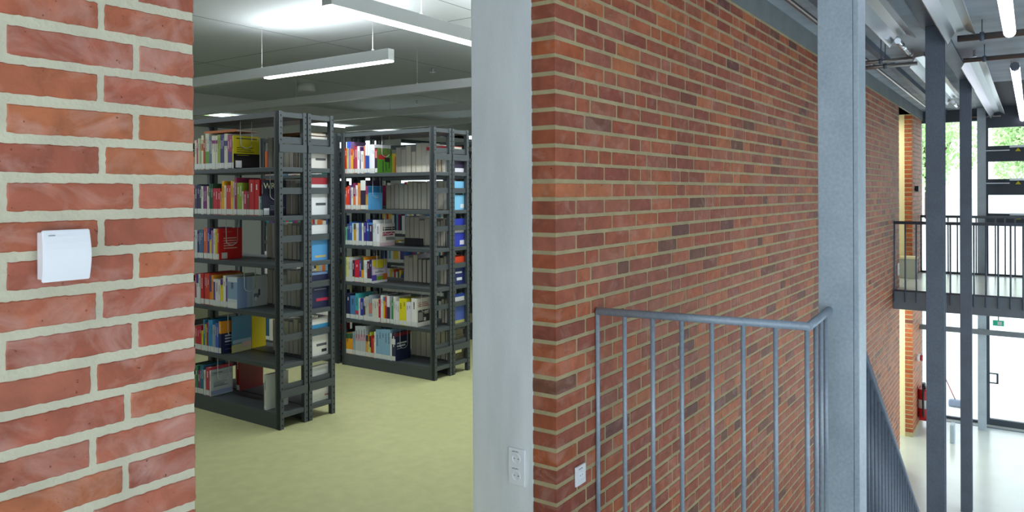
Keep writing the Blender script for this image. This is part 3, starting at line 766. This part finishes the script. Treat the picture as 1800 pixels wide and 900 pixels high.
def row(case, r, xs, X0, sx, py0, sy, data, depth=.165, last=None):
    """data: (zx0, zx1, colour, ztop [, n [, band]]) measured on the photo; laid on the spine plane"""
    Xp = xs; flat = []
    for e in data:
        n = e[4] if len(e) > 4 else 1; band = e[5] if len(e) > 5 else None
        for k in range(n):
            a = e[0]+(e[1]-e[0])*k/n; b = e[0]+(e[1]-e[0])*(k+1)/n; flat.append((a, b, e[2], e[3], band))
    z = SH[r]+.0006; out = []
    for i, (a, b, c, ty, band) in enumerate(flat):
        xa, xb = X0+a/sx, X0+b/sx; py = py0+ty/sy
        ya = min(at(xa, py, 0, Xp).y, YN+BAY-.033); yb = at(xb, py, 0, Xp).y
        if ya-yb < .006: yb = ya-.006
        top = at((xa+xb)/2, py, 0, Xp).z; h = min(max(top-z, .12), .262)
        tk = max(ya-yb-.0006, .004)
        d = depth+random.uniform(-.012, .012)
        o = book(tk, h, d, c, band); o.location = (Xp+random.uniform(-.001, .002), yb, z)
        spine_label(o, tk)
        cn = cname(c); size = 'tall ' if h > .23 else ('small ' if h < .175 else '')
        tag(o, size+cn, 'book', 'books on the %s of the %s bookcase' % (SN[r], case))
        out.append((o, tk, h, d))
    keys = [q[0]['label'] for q in out]; cols = [cname(f[2]) for f in flat]
    labs = []
    for i, k in enumerate(keys):
        if 0 < i < len(keys)-1: labs.append('%s book between %s and %s ones, %s of the %s bookcase' % (k, cols[i-1], cols[i+1], SN[r], case))
        elif i: labs.append('%s book ending the row of spines, %s of the %s bookcase' % (k, SN[r], case))
        else: labs.append('%s book starting the row of spines, %s of the %s bookcase' % (k, SN[r], case))
    for i, q in enumerate(out):
        q[0]['label'] = labs[i] if labs.count(labs[i]) == 1 else '%s book, %s spine from left, %s of the %s bookcase' % (keys[i], ORD[i], SN[r], case)
    return out
def cover_panel(o, h, d, bits):
    """raised printed areas on the -y board: (x0, x1, z0, z1, colour) as fractions"""
    bm = bmesh.new(); cl = bm.loops.layers.float_color.new('Col'); lv = 0
    for a, b, e, f, c in bits:
        lv += 1; n0 = set(bm.faces); box(bm, (a*d, -.0004-.00015*lv, e*h), (b*d, -.0001, f*h))
        for q in bm.faces:
            if q not in n0:
                for l in q.loops: l[cl] = dim(c)
    return mesh_obj('cover_print', bm, M['book'], o)
def lines(x0, x1, zs, c, hgt=.02, seed=1):
    r = random.Random(seed); out = []
    for z in zs:
        x = x0; e = x0+(x1-x0)*r.uniform(.6, 1)
        while x < e:
            w = r.uniform(.02, .07); out.append((x, min(x+w, e), z, z+hgt, c)); x += w+.012
    return out

S1 = X1+.008
bc1 = {}
bc1[0] = row('near', 0, S1, 345, 9, 210, 9, [(-30,0,'d8d0b8',330),(0,25,'9a4058',320),(25,48,'c9cfae',300),(48,75,'98ad70',300),(75,110,'ded8b8',250,1,('d06030',.55,.75)),(110,140,'a84838',320),(140,198,'cfd4bd',225,2,('6c9a34',.14,.5)),
  (198,243,'62748c',270,2),(243,332,'dedcc8',255,3,('8a2a78',.76,.86)),(332,378,'98aa48',240,2),(378,440,'353c6c',235,3),(440,496,'d6d6c4',225,2,('443a8a',.65,.8)),(496,560,'5a3f86',245,2,('a84878',.5,1.0)),(560,585,'c8c020',250)], depth=.19)
bc1[1] = row('near', 1, S1, 345, 9, 300, 9, [(-25,12,'503a60',230),(15,45,'2f3450',215),(45,76,'3f3a58',230),(78,109,'d3dccb',245),(110,164,'7a2a78',250,2),(165,186,'dcd4b2',245),(187,205,'c8d0c0',450),(205,255,'2f6048',205,2),(262,375,'c02838',280,3),(377,400,'dfa058',330),(401,440,'e8ae18',165),
  (441,470,'eadcc0',230),(471,545,'c63c34',230,2),(546,575,'e8b810',160),(576,602,'c8b0c0',170),(603,637,'9a2050',110),(640,720,'8aa42c',190,2),(721,745,'e2dcc6',325),(746,800,'b82848',320),(801,832,'6e463c',320),(835,990,'c01c1c',140,2),(991,1005,'d8d4cc',440),(1006,1030,'4a8088',465),(1031,1052,'282c4a',150)], depth=.18)
bc1[2] = row('near', 2, S1, 345, 9, 380, 9, [(-25,14,'c0c8d0',220),(15,40,'38285a',240),(41,110,'4a7094',215,3),(112,150,'cc6448',185),(151,170,'d47460',190),(171,205,'504890',190),(206,235,'e0c820',290,1,('2868b8',.8,1)),(236,270,'a888b4',225,2),(271,300,'dadac4',200),(301,335,'c8b838',205),(336,358,'c41818',195)], depth=.175)
bc1[3] = row('near', 3, S1, 345, 9, 460, 9, [(-25,0,'b04040',190),(1,35,'e0e2ea',200,1,('4038a0',.7,1)),(36,65,'d8e0d8',195),(67,110,'cc2c28',185),(112,124,'8a2040',190),(126,205,'d2442c',190,3),(206,240,'e08c20',215,1,('504888',.45,1)),(241,270,'e89a30',215),(271,300,'e8e8e0',275,1,('5848a0',.2,.9)),(301,350,'e2dedc',280),(352,378,'e8e2e4',290),
  (380,420,'e8d820',280,1,('6a3088',.8,1)),(422,463,'e8e8da',222),(465,490,'70508e',265),(492,645,'ccd8de',248,1,('8aa8c4',.3,.85))], depth=.23)
bc1[4] = row('near', 4, S1, 345, 9, 540, 9, [(-20,12,'c84040',300),(14,75,'c42040',300,2),(76,105,'e0d820',370),(106,135,'30789a',200),(136,160,'bccc30',270),(161,184,'a02858',240),(186,255,'3a94c4',205,2),(256,300,'9caaba',280,2),(301,350,'3c64bc',250,2),(352,388,'262c60',225,1,('e8a018',.62,1))], depth=.175)
bc1[5] = row('near', 5, S1, 345, 9, 620, 9, [(-20,22,'388a60',200),(24,60,'8e2c64',275),(61,110,'2c7490',200,2),(111,145,'dadcdc',275,2),(147,203,'c4384c',235),(205,226,'dcdfe2',285)], depth=.165)

def last_of(rw): return rw[-1]
# printed covers of the end books
o, tk, h, d = last_of(bc1[0]); cover_panel(o, h, d, [(.0, 1, .46, 1, 'd8c818'), (0, 1, 0, .45, '1c1416'), (.1, .9, .90, .93, '2a2610')]+lines(.12, .9, (.56, .62, .50), '3a3610', .02, 3)+lines(.12, .75, (.40,), 'c0b030', .015, 4)+[(.06, .28, .03, .24, 'e8e8e8')])
o, tk, h, d = last_of(bc1[1]); cover_panel(o, h, d, [(0, 1, 0, 1, '1e2136')]+lines(.3, .95, (.16, .21, .26), '8088a0', .014, 5)+[(.02, .24, .02, .21, 'dfe4e8')])
mw = Matrix.Translation(o.location+Vector((.004, -.0012, h*.76))) @ Matrix.Rotation(math.pi/2, 4, 'X')
tt = text_mesh('cover_title', 'WR', .052, M['felt'], mw); tt.parent = o; tt.matrix_parent_inverse = Matrix.Translation(-o.location)
o, tk, h, d = last_of(bc1[2]); cover_panel(o, h, d, [(0, 1, 0, 1, 'c01a18')]+lines(.2, .8, (.66, .58, .50, .42, .34), 'e8b0a0', .035, 6)+lines(.2, .7, (.88,), 'd88070', .01, 8)+[(.1, .32, .03, .22, 'c8c8c0')])
o, tk, h, d = last_of(bc1[3]); cover_panel(o, h, d, [(0, 1, 0, 1, 'b4bcb6'), (0, .32, 0, .99, '7890b0'), (.32, .5, 0, .99, '98a8b4'), (.55, .72, .28, .42, '6a747c'), (.70, .76, .35, .55, '3c444a'), (.58, .64, .2, .32, 'd8dcdc')])
o, tk, h, d = last_of(bc1[4]); cover_panel(o, h, d, [(0, 1, 0, 1, '1a2048'), (0, 1, .62, 1, 'd86820'), (0, .35, .62, 1, 'e09020')]+lines(.15, .75, (.52, .43, .34), 'c8d0dc', .045, 7)+lines(.15, .85, (.26, .12), '707a98', .012, 9))
o, tk, h, d = last_of(bc1[5]); cover_panel(o, h, d, [(0, 1, 0, 1, 'b8c0bc'), (0, 1, .78, .93, 'a0acb0'), (0, 1, .03, .2, '8c9cb8')]+lines(.12, .6, (.86,), '3c444c', .03, 10)+lines(.12, .9, (.50, .45, .40, .35), '606c70', .012, 11))

S2 = X2+.008
bc2 = {}
kx = 10.59
bc2[0] = row('middle', 0, S2, 600, kx, 225, kx, [(42,95,'e23a18',375),(97,128,'c8d078',205,1,('3c64d8',.8,1)),(130,168,'a888c4',205,1,('3c64d8',.8,1)),(170,218,'f0b030',390,1,('e86820',.76,1)),(219,246,'b04058',330),(247,293,'b84058',350),(296,342,'f4f4f4',340),(343,362,'603080',350),(363,412,'f0f0ea',430),(414,442,'f0844c',335),(443,520,'3050a4',310,2,('f0f0f4',.62,1)),
  (522,558,'e8f0f8',310,2),(559,612,'f4f4fc',305,2),(620,664,'30243a',370,1,('b03038',.6,.95))], depth=.18)
bc2[1] = row('middle', 1, S2, 600, kx, 300, kx, [(46,76,'dcd4ea',435),(77,110,'e84c20',310),(111,149,'ea3c20',285),(150,178,'705080',265),(179,216,'f0f0ea',310),(218,264,'902860',230,1,('e87820',.02,.5)),(265,304,'f4f0f2',270),(306,352,'f09440',230,2),(356,450,'302440',180,1,('eaf0e8',.66,1)),(452,492,'c8a050',285,2,('a02868',.65,1))], depth=.17)
bc2[2] = row('middle', 2, S2, 600, kx, 365, kx, [(55,104,'70c898',360),(106,148,'384c8c',300,2),(149,198,'3064ac',265),(200,225,'d4f0f8',290),(226,270,'d2a430',300,1,('5a6040',.75,1)),(272,318,'e8e8e8',290,2),(320,378,'5470bc',290,2),(380,411,'eaf0d2',290),(415,464,'3c2c94',290),(466,510,'243c94',220,1,('4090e0',.55,.65)),(512,580,'342650',280,1,('4090d8',.92,1)),(582,648,'e2eaea',230,2),(650,712,'f0f0f8',300)], depth=.18)
bc2[3] = row('middle', 3, S2, 600, kx, 435, kx, [(62,95,'b8d890',180),(97,139,'e8e294',180,2),(140,205,'d2dada',190,2),(207,244,'382040',240,1,('c8d060',.05,.25)),(246,334,'d2203a',240),(336,370,'444ca4',245,1,('e8e0c0',.05,.25)),(371,414,'f09c1c',180,1,('24503c',.5,1)),(416,474,'e8f4f0',240,2),(476,524,'601840',260),(526,568,'302454',230)], depth=.17)
bc2[4] = row('middle', 4, S2, 600, kx, 505, kx, [(90,160,'1c2650',110),(165,260,'4c84bc',160),(262,318,'3cb2ba',115,1,('c83848',.2,.35)),(320,350,'eae6de',205),(352,410,'2a3aa4',210),(411,444,'cac8bc',200,1,('50403c',.25,.65)),(446,508,'ccd0c4',175,2),(510,568,'a4b4c4',150,2,('d08070',.3,.7)),(570,610,'dadcd2',220,2),(612,690,'e2dec8',220,2),(692,726,'c01c44',225),(728,775,'eaeaea',150,2),(777,806,'e0cc20',180,1,('3080d0',.85,1)),(808,842,'ca3420',185),(845,900,'302c50',160,1,('eaeaf0',.6,1)),
  (903,930,'a8b0b8',165),(931,966,'3c9454',240),(968,1004,'e2e6de',175),(1006,1070,'eaeaee',260,2),(1075,1140,'e8de24',210),(1141,1205,'e8de24',212),(1206,1246,'eaeaf2',280),(1247,1296,'e6e6f0',280),(1302,1402,'f2f2ee',210)], depth=.18)
bc2[5] = row('middle', 5, S2, 600, kx, 570, kx, [(85,148,'f0a41c',165,1,('2c6040',.75,1)),(149,213,'f0a41c',165,1,('2c6040',.75,1)),(215,253,'94b4c4',140,2),(256,450,'bcc4c8',35,4,('c8a0a8',.5,.72)),(456,494,'e8a430',205,1,('303050',.72,1)),(496,522,'d8e0a4',330),(523,550,'bcd034',150,1,('20201c',.4,.85)),(552,584,'ba2428',210,2),(585,608,'d86844',265),(610,635,'f4f0e2',140),(637,908,'8cb8d4',95,5),(910,934,'f0f0e8',170),(936,1002,'2c3250',170,1,('e0e0e4',.6,.8))], depth=.165)
o, tk, h, d = last_of(bc2[0]); cover_panel(o, h, d, [(0, 1, 0, 1, '4c8a24'), (0, 1, .7, 1, '5c7830'), (.05, .6, .55, .72, 'b02c30'), (.5, .85, .45, .62, '2c1c20'), (.35, .42, .05, .5, '2c4c1c'), (.55, .6, .1, .4, '28401c'), (.78, .82, .2, .5, '1c3018')])
bm = bmesh.new()
o, tk, h, d = last_of(bc2[1]); cover_panel(o, h, d, [(0, 1, 0, 1, '60b0ea'), (0, 1, .72, .98, '2070a4')]+lines(.2, .9, (.64,), '3c7ca8', .02, 21))
o, tk, h, d = last_of(bc2[2]); cover_panel(o, h, d, [(0, 1, 0, 1, 'e2ddd8'), (0, 1, 0, .16, 'd4b8bc')]+lines(.22, 1, (.78, .69), '28282c', .06, 22)+lines(.2, 1, (.56, .47), 'a83450', .055, 23)+lines(.4, 1, (.38, .33, .28), '55555a', .012, 24))
o, tk, h, d = last_of(bc2[3]); cover_panel(o, h, d, [(0, 1, 0, 1, 'c4b0d4'), (.05, .95, .72, .98, 'd0c428'), (.2, .8, .62, .74, 'd0c428'), (0, 1, 0, .1, 'e8e8ea'), (0, .3, .1, .34, '5a48a8'), (.3, .7, .1, .28, '7cb040'), (.7, 1, .1, .36, 'd0702c'), (.08, .85, .36, .58, 'dcdce0'), (.2, .75, .44, .47, '50505c'), (.4, .6, .5, .52, '50505c')])
o, tk, h, d = last_of(bc2[4]); cover_panel(o, h, d, [(0, 1, 0, 1, 'dcdace'), (.08, .85, .15, .58, '3c3c3a'), (.12, .4, .2, .5, '909088'), (.45, .6, .18, .3, 'c8c8c0'), (.5, .8, .42, .55, 'a8a89e')]+lines(.1, .85, (.82, .76, .70), 'b07060', .025, 25))
o, tk, h, d = last_of(bc2[5]); cover_panel(o, h, d, [(0, 1, 0, 1, '1c2444'), (0, 1, .88, 1, '8a2030')]+lines(.1, .8, (.60, .50), 'd0d4dc', .05, 26)+lines(.1, .5, (.42,), 'a0a8b8', .02, 27))

# books in the backs: stand on the other half and show their page edges
FILL = ['b8b8bc', 'a8a6a4', '9c9aa8', 'c8c6c0', '8c8a88', 'b0a890', 'd0d0cc']
def back_row(case, r, xc, items, sides=None, till=None):
    """items: (y0, thickness, height, colour, page?) spine faces +x, origin flipped"""
    y = YN+.034; n = 0; items = list(items); q_ = random.Random(r*7+len(case))
    if till:
        yt = at(till, 400, 0, xc+OFF+UD-.17).y
        while y+sum(i[0]+.0008 for i in items) < yt: items.append((q_.uniform(.04, .06), q_.uniform(.20, .235), q_.choice(FILL)))
    for t_, h_, c in items:
        o = book(t_, h_, .165, c, None, spine_lines=False); o.rotation_euler = (0, 0, math.pi)
        # rotated half a turn: the spine faces +x
        o.location = (xc+OFF+UD-.008, y+t_, SH[r]+.0006)
        spine_label(o, t_)
        tag(o, '%s book, %s from the end post, rear side, %s of %s bookcase' % (cname(c), ORD[n], SN[r], case), 'book', 'books on the rear side, %s of the %s bookcase' % (SN[r], case))
        if n == 0 and sides:
            bm = bmesh.new(); cl = bm.loops.layers.float_color.new('Col')
            # cover print on the +y local board (faces the camera after the turn)
            for k, (a, b, e, f, cc_) in enumerate(sides):
                n0 = set(bm.faces); box(bm, (a*.165, t_+.0001, e*h_), (b*.165, t_+.0005+.0002*k, f*h_))
                for q in bm.faces:
                    if q not in n0:
                        for l in q.loops: l[cl] = dim(cc_)
            mesh_obj('cover_print', bm, M['book'], o)
        y += t_+.0008; n += 1
W, G, K = 'e4e2dc', 'a8a6a4', '3a3c46'
lbl = (.2, .7, .25, .32, '55585c')
back_row('near', 0, X1, [(.02,.20,W),(.016,.2,'8a2a24'),(.014,.19,'3a3c5c'),(.02,.2,'b0a078'),(.016,.2,G),(.02,.19,'7a6458'),(.02,.2,G),(.018,.2,'6c5a4c')], [(0,1,0,1,'e8e4dc'),(.1,.9,.7,.72,'a8a8a8'),(.1,.9,.55,.57,'a8a8a8'),lbl], till=480)
back_row('near', 1, X1, [(.022,.235,'b02028'),(.02,.23,K),(.02,.21,'4c5258'),(.02,.22,K),(.025,.2,'6c6a6c'),(.02,.2,G)], [(0,1,0,.82,'e6eaec'),(0,1,.82,1,'a83038'),lbl], till=470)
back_row('near', 2, X1, [(.02,.225,'4aa0dc'),(.02,.19,W),(.03,.2,G),(.022,.21,'8a8682'),(.03,.22,G)], [(0,1,0,.62,'58a4e0'),(0,1,.68,1,'e8ecee'),(.2,.75,.08,.14,'c8b878')], till=476)
back_row('near', 3, X1, [(.03,.225,'242c54'),(.03,.2,'c8b890'),(.03,.21,'98948a'),(.04,.22,'b8b4a4')], [(0,1,0,1,'242c50'),(.1,.7,.18,.26,'c03050'),(.2,.8,.5,.52,'8c94a8'),(0,1,.93,1,'7c98c8')], till=478)
back_row('near', 4, X1, [(.035,.235,W),(.02,.21,'303c70'),(.03,.22,'c4beac'),(.03,.21,'a8a498'),(.045,.23,'c0bcac')], [(0,1,.55,.85,'3c98c8'),(0,1,0,.5,'dcdcd4'),lbl,(.2,.45,.08,.16,'2c2c30')], till=482)
back_row('near', 5, X1, [(.03,.225,W),(.04,.20,'d0d0c8')], [(0,1,0,.45,'dcdcd0'),(0,1,.5,.95,'c8ccc8'),(.3,.8,.34,.38,'50544c'),(.06,.3,.12,.15,'b05050')])
o = book(.022, .215, .165, 'c8ccc4', None); o.location = (S1+.005, at(463, 700, 0, S1).y-.022, SH[5]+.0006); tag(o, 'grey brochure box standing alone at the right of the bottom shelf, near bookcase', 'book')
spine_label(o, .022, hgt=.02)
back_row('middle', 0, X2, [(.02,.17,'38284c'),(.02,.19,'3c8c88'),(.03,.2,W),(.03,.2,'e8e6e0'),(.012,.21,'8a1c28'),(.02,.205,'ddd2a8'),(.016,.21,'8a1c28'),(.05,.225,W),(.012,.225,'b07060'),(.05,.225,'dcdce2'),(.05,.24,'d8d8d8'),(.06,.245,'d0d0cc'),(.05,.18,'7a6c60')], [(0,1,0,1,'3c3050'),(.1,.9,.55,.7,'706c98'),(0,.8,.02,.2,'e8e8f0')], till=702)
back_row('middle', 1, X2, [(.03,.225,'7cc4f0'),(.06,.225,'b8b8c0'),(.06,.23,'a8a8b2'),(.06,.225,'b4b4bc'),(.05,.23,'9aa8b8'),(.06,.22,'b0b0b8'),(.04,.215,'a49ca0')], [(0,1,0,1,'80c8f0'),(.2,.8,.52,.58,'20242c'),(.1,.4,.06,.2,'e8f0f4')], till=686)
back_row('middle', 2, X2, [(.03,.22,'2838b0'),(.02,.2,'a49ca4'),(.02,.215,'3a2c30'),(.02,.215,W),(.03,.21,'8c9080'),(.03,.2,'8a9490'),(.035,.22,'a0a096'),(.04,.215,'9c9aac')], [(0,1,0,1,'3040b8'),(.1,.9,.5,.6,'dcdce8'),(.1,.45,.06,.22,'e8e8f4')], till=719)
back_row('middle', 3, X2, [(.03,.22,'e04c24'),(.03,.225,'7a1c24'),(.03,.225,'a8a09a'),(.04,.21,'a8a698'),(.02,.225,'284c70'),(.03,.22,'98988c'),(.03,.21,'8c8474'),(.01,.18,'302c30'),(.045,.19,'1c2030'),(.045,.19,'1e2436'),(.045,.19,'201c24')], [(0,1,.72,1,'e04820'),(0,1,0,.66,'24306c'),(.3,.8,.4,.46,'d8dce8'),(.3,.7,.15,.25,'e8ecf0')], till=718)
back_row('middle', 4, X2, [(.035,.23,'3454a4'),(.02,.2,W),(.03,.19,'4c4a50'),(.03,.19,'8c8a84')], [(0,1,0,.55,'4c64b0'),(0,1,.6,.9,'dce0e0'),(0,1,0,.1,'c0c070'),(0,1,.92,1,'2c50b8')])
back_row('middle', 5, X2, [(.03,.19,'4c4c40'),(.045,.23,'8c8468'),(.05,.23,'6e6c60'),(.05,.23,'787464'),(.05,.23,'88846c')], [(0,1,0,1,'54523c'),(.35,.95,.3,.45,'e4e0a4')], till=727)

# orange-and-navy binders further along the rear side of the middle bookcase
def binders(r, y0, n, t_, h_, c, band, what):
    for k in range(n):
        o = book(t_, h_, .17, c, band, spine_lines=False); o.name = 'binder'
        o.location = (5.76+.01, y0+k*(t_+.001), SH[r]+.0006); spine_label(o, t_)
        tag(o, '%s, %s in its run on the third row, %s' % (what, ORD[k], SN[r]), 'binder', 'binders on the %s of the third row' % SN[r])
for r, c, b, wt in ((1, 'e06818', ('1c2c68', .6, 1), 'orange and navy binder'), (2, 'e06818', ('1c2c68', .62, 1), 'orange and navy binder'), (3, 'c84420', ('8c8478', .1, .35), 'red-orange binder'), (4, '7a8088', ('484c58', .1, .3), 'grey binder')):
    binders(r, 4.0, 9, .045, .25, c, b, wt)
# books seen through the shelves: rear bay of the middle row and the third row
rr = random.Random(3)
PALB = ['3a5c9c', 'd8d8d0', 'c03030', '2f7a70', 'e0c040', 'e8e8e8', '5a3c78', '303c54', 'b8b8bc', 'd87838', '70a8d0', '9a2c50']
bm = bmesh.new(); cl = bm.loops.layers.float_color.new('Col')
def cbox(a, b, c):
    n0 = len(bm.faces); fs = box(bm, a, b)
    for f in fs:
        for l in f.loops: l[cl] = dim(c)
for r in range(6):
    for xx in (X2+.010, 5.770):
        y = YN+BAY+.09
        while y < YN+2*BAY-.02:
            t_ = rr.uniform(.018, .045); h_ = rr.uniform(.18, .25); c = rr.choice(PALB); z = SH[r]+.0006
            cbox((xx, y, z), (xx+.165, y+t_, z+h_), c); cbox((xx-.0008, y+.001, z+.004), (xx, y+t_-.001, z+.036), 'e8ebe6')
            y += t_+.001+(.10 if rr.random() < .06 else 0)
o = mesh_obj('books', bm, M['book']); tag(o, 'mixed books filling the rear bays of the middle and third rows, glimpsed through the shelves', 'books'); o['kind'] = 'stuff'

# yellow binder, flat books, black storage box
def flat_book(x, y, z, L, Wd, T, c, label, cat='book'):
    o = book(T, L, Wd, c, None, spine_lines=False); o.rotation_euler = (math.pi/2, 0, 0)
    o.rotation_euler = (-math.pi/2, 0, 0); o.location = (x, y, z+T+.0005)
    tag(o, label, cat); return o
q0 = at(438, 600, 0, X1+.235)
o = book(.055, .235, .11, 'e8d018', None, spine_lines=False); o.location = (X1+.235, at(443, 600, 0, X1+.235).y-.0, SH[4]+.0006)
tag(o, 'thick yellow binder on the fifth shelf of the near bookcase, behind the curved brochure', 'binder')
bm = bmesh.new(); tube(bm, [(-.0015, .0275, .035), (.0005, .0275, .035)], .009, 12); mesh_obj('finger_hole', bm, M['black'], o)
o = book(.012, .235, .155, '4c88a8', ('e8c860', 0, .2), spine_lines=False, side='5c90ac'); yb = bc1[4][-1][0].location.y
o.location = (S1+.06, yb-.04, SH[4]+.0006); o.rotation_euler = (0, 0, .12); cover_panel(o, .235, .155, [(0,1,0,.22,'c8c890'),(.5,1,.1,.3,'d8b8a0'),(0,1,.25,.34,'a8c0c8')])
tag(o, 'thin blue and sand brochure leaning beside the navy end book, near bookcase', 'book')
o = book(.03, .25, .19, 'a82420', None, side='6e1418'); o.location = (S1+.03, at(424, 690, 0, S1).y+.0, SH[5]+.0006)
o.location = (X1+.20, at(416, 690, 0, X1+.20).y-.03, SH[5]+.0006); tag(o, 'dark red book at the back of the bottom shelf, near bookcase', 'book'); spine_label(o, .03)
o = B('storage_box', (X2+.20, 4.00, SH[2]+.001), (X2+.215, 4.19, SH[2]+.062), M['black'], bevel=.002); tag(o, 'low black box on the third shelf of the middle bookcase', 'box')
flat_book(X1+.24, YN+.04, SH[0]+.205, .26, .17, .02, '70481c', 'brown book lying flat on top of the rear books, top shelf of near bookcase')
flat_book(X1+.03, 4.16, SH[0]+.235, .34, .16, .016, 'c06820', 'orange book lying flat above the upright spines, top shelf of near bookcase')
flat_book(X2+.24, YN+.04, SH[0]+.18, .24, .16, .025, 'd82838', 'red book lying flat on the rear books, top shelf of middle bookcase')

# wire bookends hanging from the boards
def wire(x, y, ztop, ln, wd, label):
    pts = [(0, 0, 0), (0, 0, -ln+.03)]+[(wd/2-wd/2*math.cos(a), 0, -ln+.03-.03*math.sin(a)) for a in [math.pi*k/8 for k in range(1, 8)]]+[(wd, 0, -ln+.03), (wd, 0, 0)]
    bm = bmesh.new(); tube(bm, pts, .0021, 6); o = mesh_obj('wire_bookend', bm, M['chrome'], None, (x, y, ztop)); tag(o, label, 'bookend', 'wire bookends hanging beside the books')
for case, bc, Xs in (('near', bc1, X1), ('middle', bc2, X2)):
    for r in range(6):
        o, tk, h, d = bc[r][-1]; zt = (TOP-.036 if r == 0 else SH[r-1]-.028)
        wire(Xs+.055, o.location.y-.008, zt, .17, .085, 'U-shaped wire bookend beside the end book on the %s of the %s bookcase' % (SN[r], case))

# ------------------------------------------------------------------ outdoors
struct(B('floor_ground', (15.15, -300, GF-.3), (420, 300, GF-.02), M['gravel']))
struct(B('floor_ground_near_library', (-60, 9.5, GF-.3), (15.1, 200, GF-.02), M['gravel']))
def tree(name, x, y, hgt, rad, label, seed, n=5200, ls=.34):
    r = random.Random(seed); t = empty(name, (x, y, GF-.02)); tag(t, label, 'tree', 'leafy trees outside the end windows')
    bm = bmesh.new(); tube(bm, [(0, 0, 0), (.1, 0, hgt*.3), (0, .1, hgt*.6)], .28, 10)
    for k in range(6):
        a = k*1.05; tube(bm, [(0, 0, hgt*.3+k*.3), (rad*.5*math.cos(a), rad*.5*math.sin(a), hgt*.55+k*.4)], .1, 6)
    mesh_obj('trunk', bm, M['bark'], t)
    bm = bmesh.new(); blobs = [(Vector((r.uniform(-.6, .6)*rad, r.uniform(-.6, .6)*rad, hgt*r.uniform(.38, .9))), rad*r.uniform(.35, .55)) for _ in range(16)]
    for _ in range(n):
        c, R = r.choice(blobs); v = Vector((r.gauss(0, 1), r.gauss(0, 1), r.gauss(0, 1))).normalized()
        p = c+v*R*r.uniform(.6, 1); s_ = ls*r.uniform(.6, 1.3)
        a = Vector((r.gauss(0, 1), r.gauss(0, 1), r.gauss(0, 1))).normalized(); b = a.orthogonal().normalized()
        q = [bm.verts.new(p+a*s_), bm.verts.new(p+b*s_*.6), bm.verts.new(p-a*s_), bm.verts.new(p-b*s_*.6)]; bm.faces.new(q)
    mesh_obj('foliage', bm, M['leaf'], t)
tree('tree', 118, 12, 15.5, 6.5, 'leafy tree beyond the glass between the thick and middle pillars', 1)
tree('tree', 128, -.5, 17, 6.0, 'leafy tree beyond the glass at the pale pillar', 2)
tree('tree', 140, -9, 17, 6.5, 'leafy tree behind the dark framed window bands', 3)
tree('tree', 6, 24, 9, 3.5, 'small leafy tree outside the library windows', 4, 2500, .2)
tree('tree', 15, 26, 9, 3.5, 'second small leafy tree outside the library windows, farther right', 5, 2500, .2)
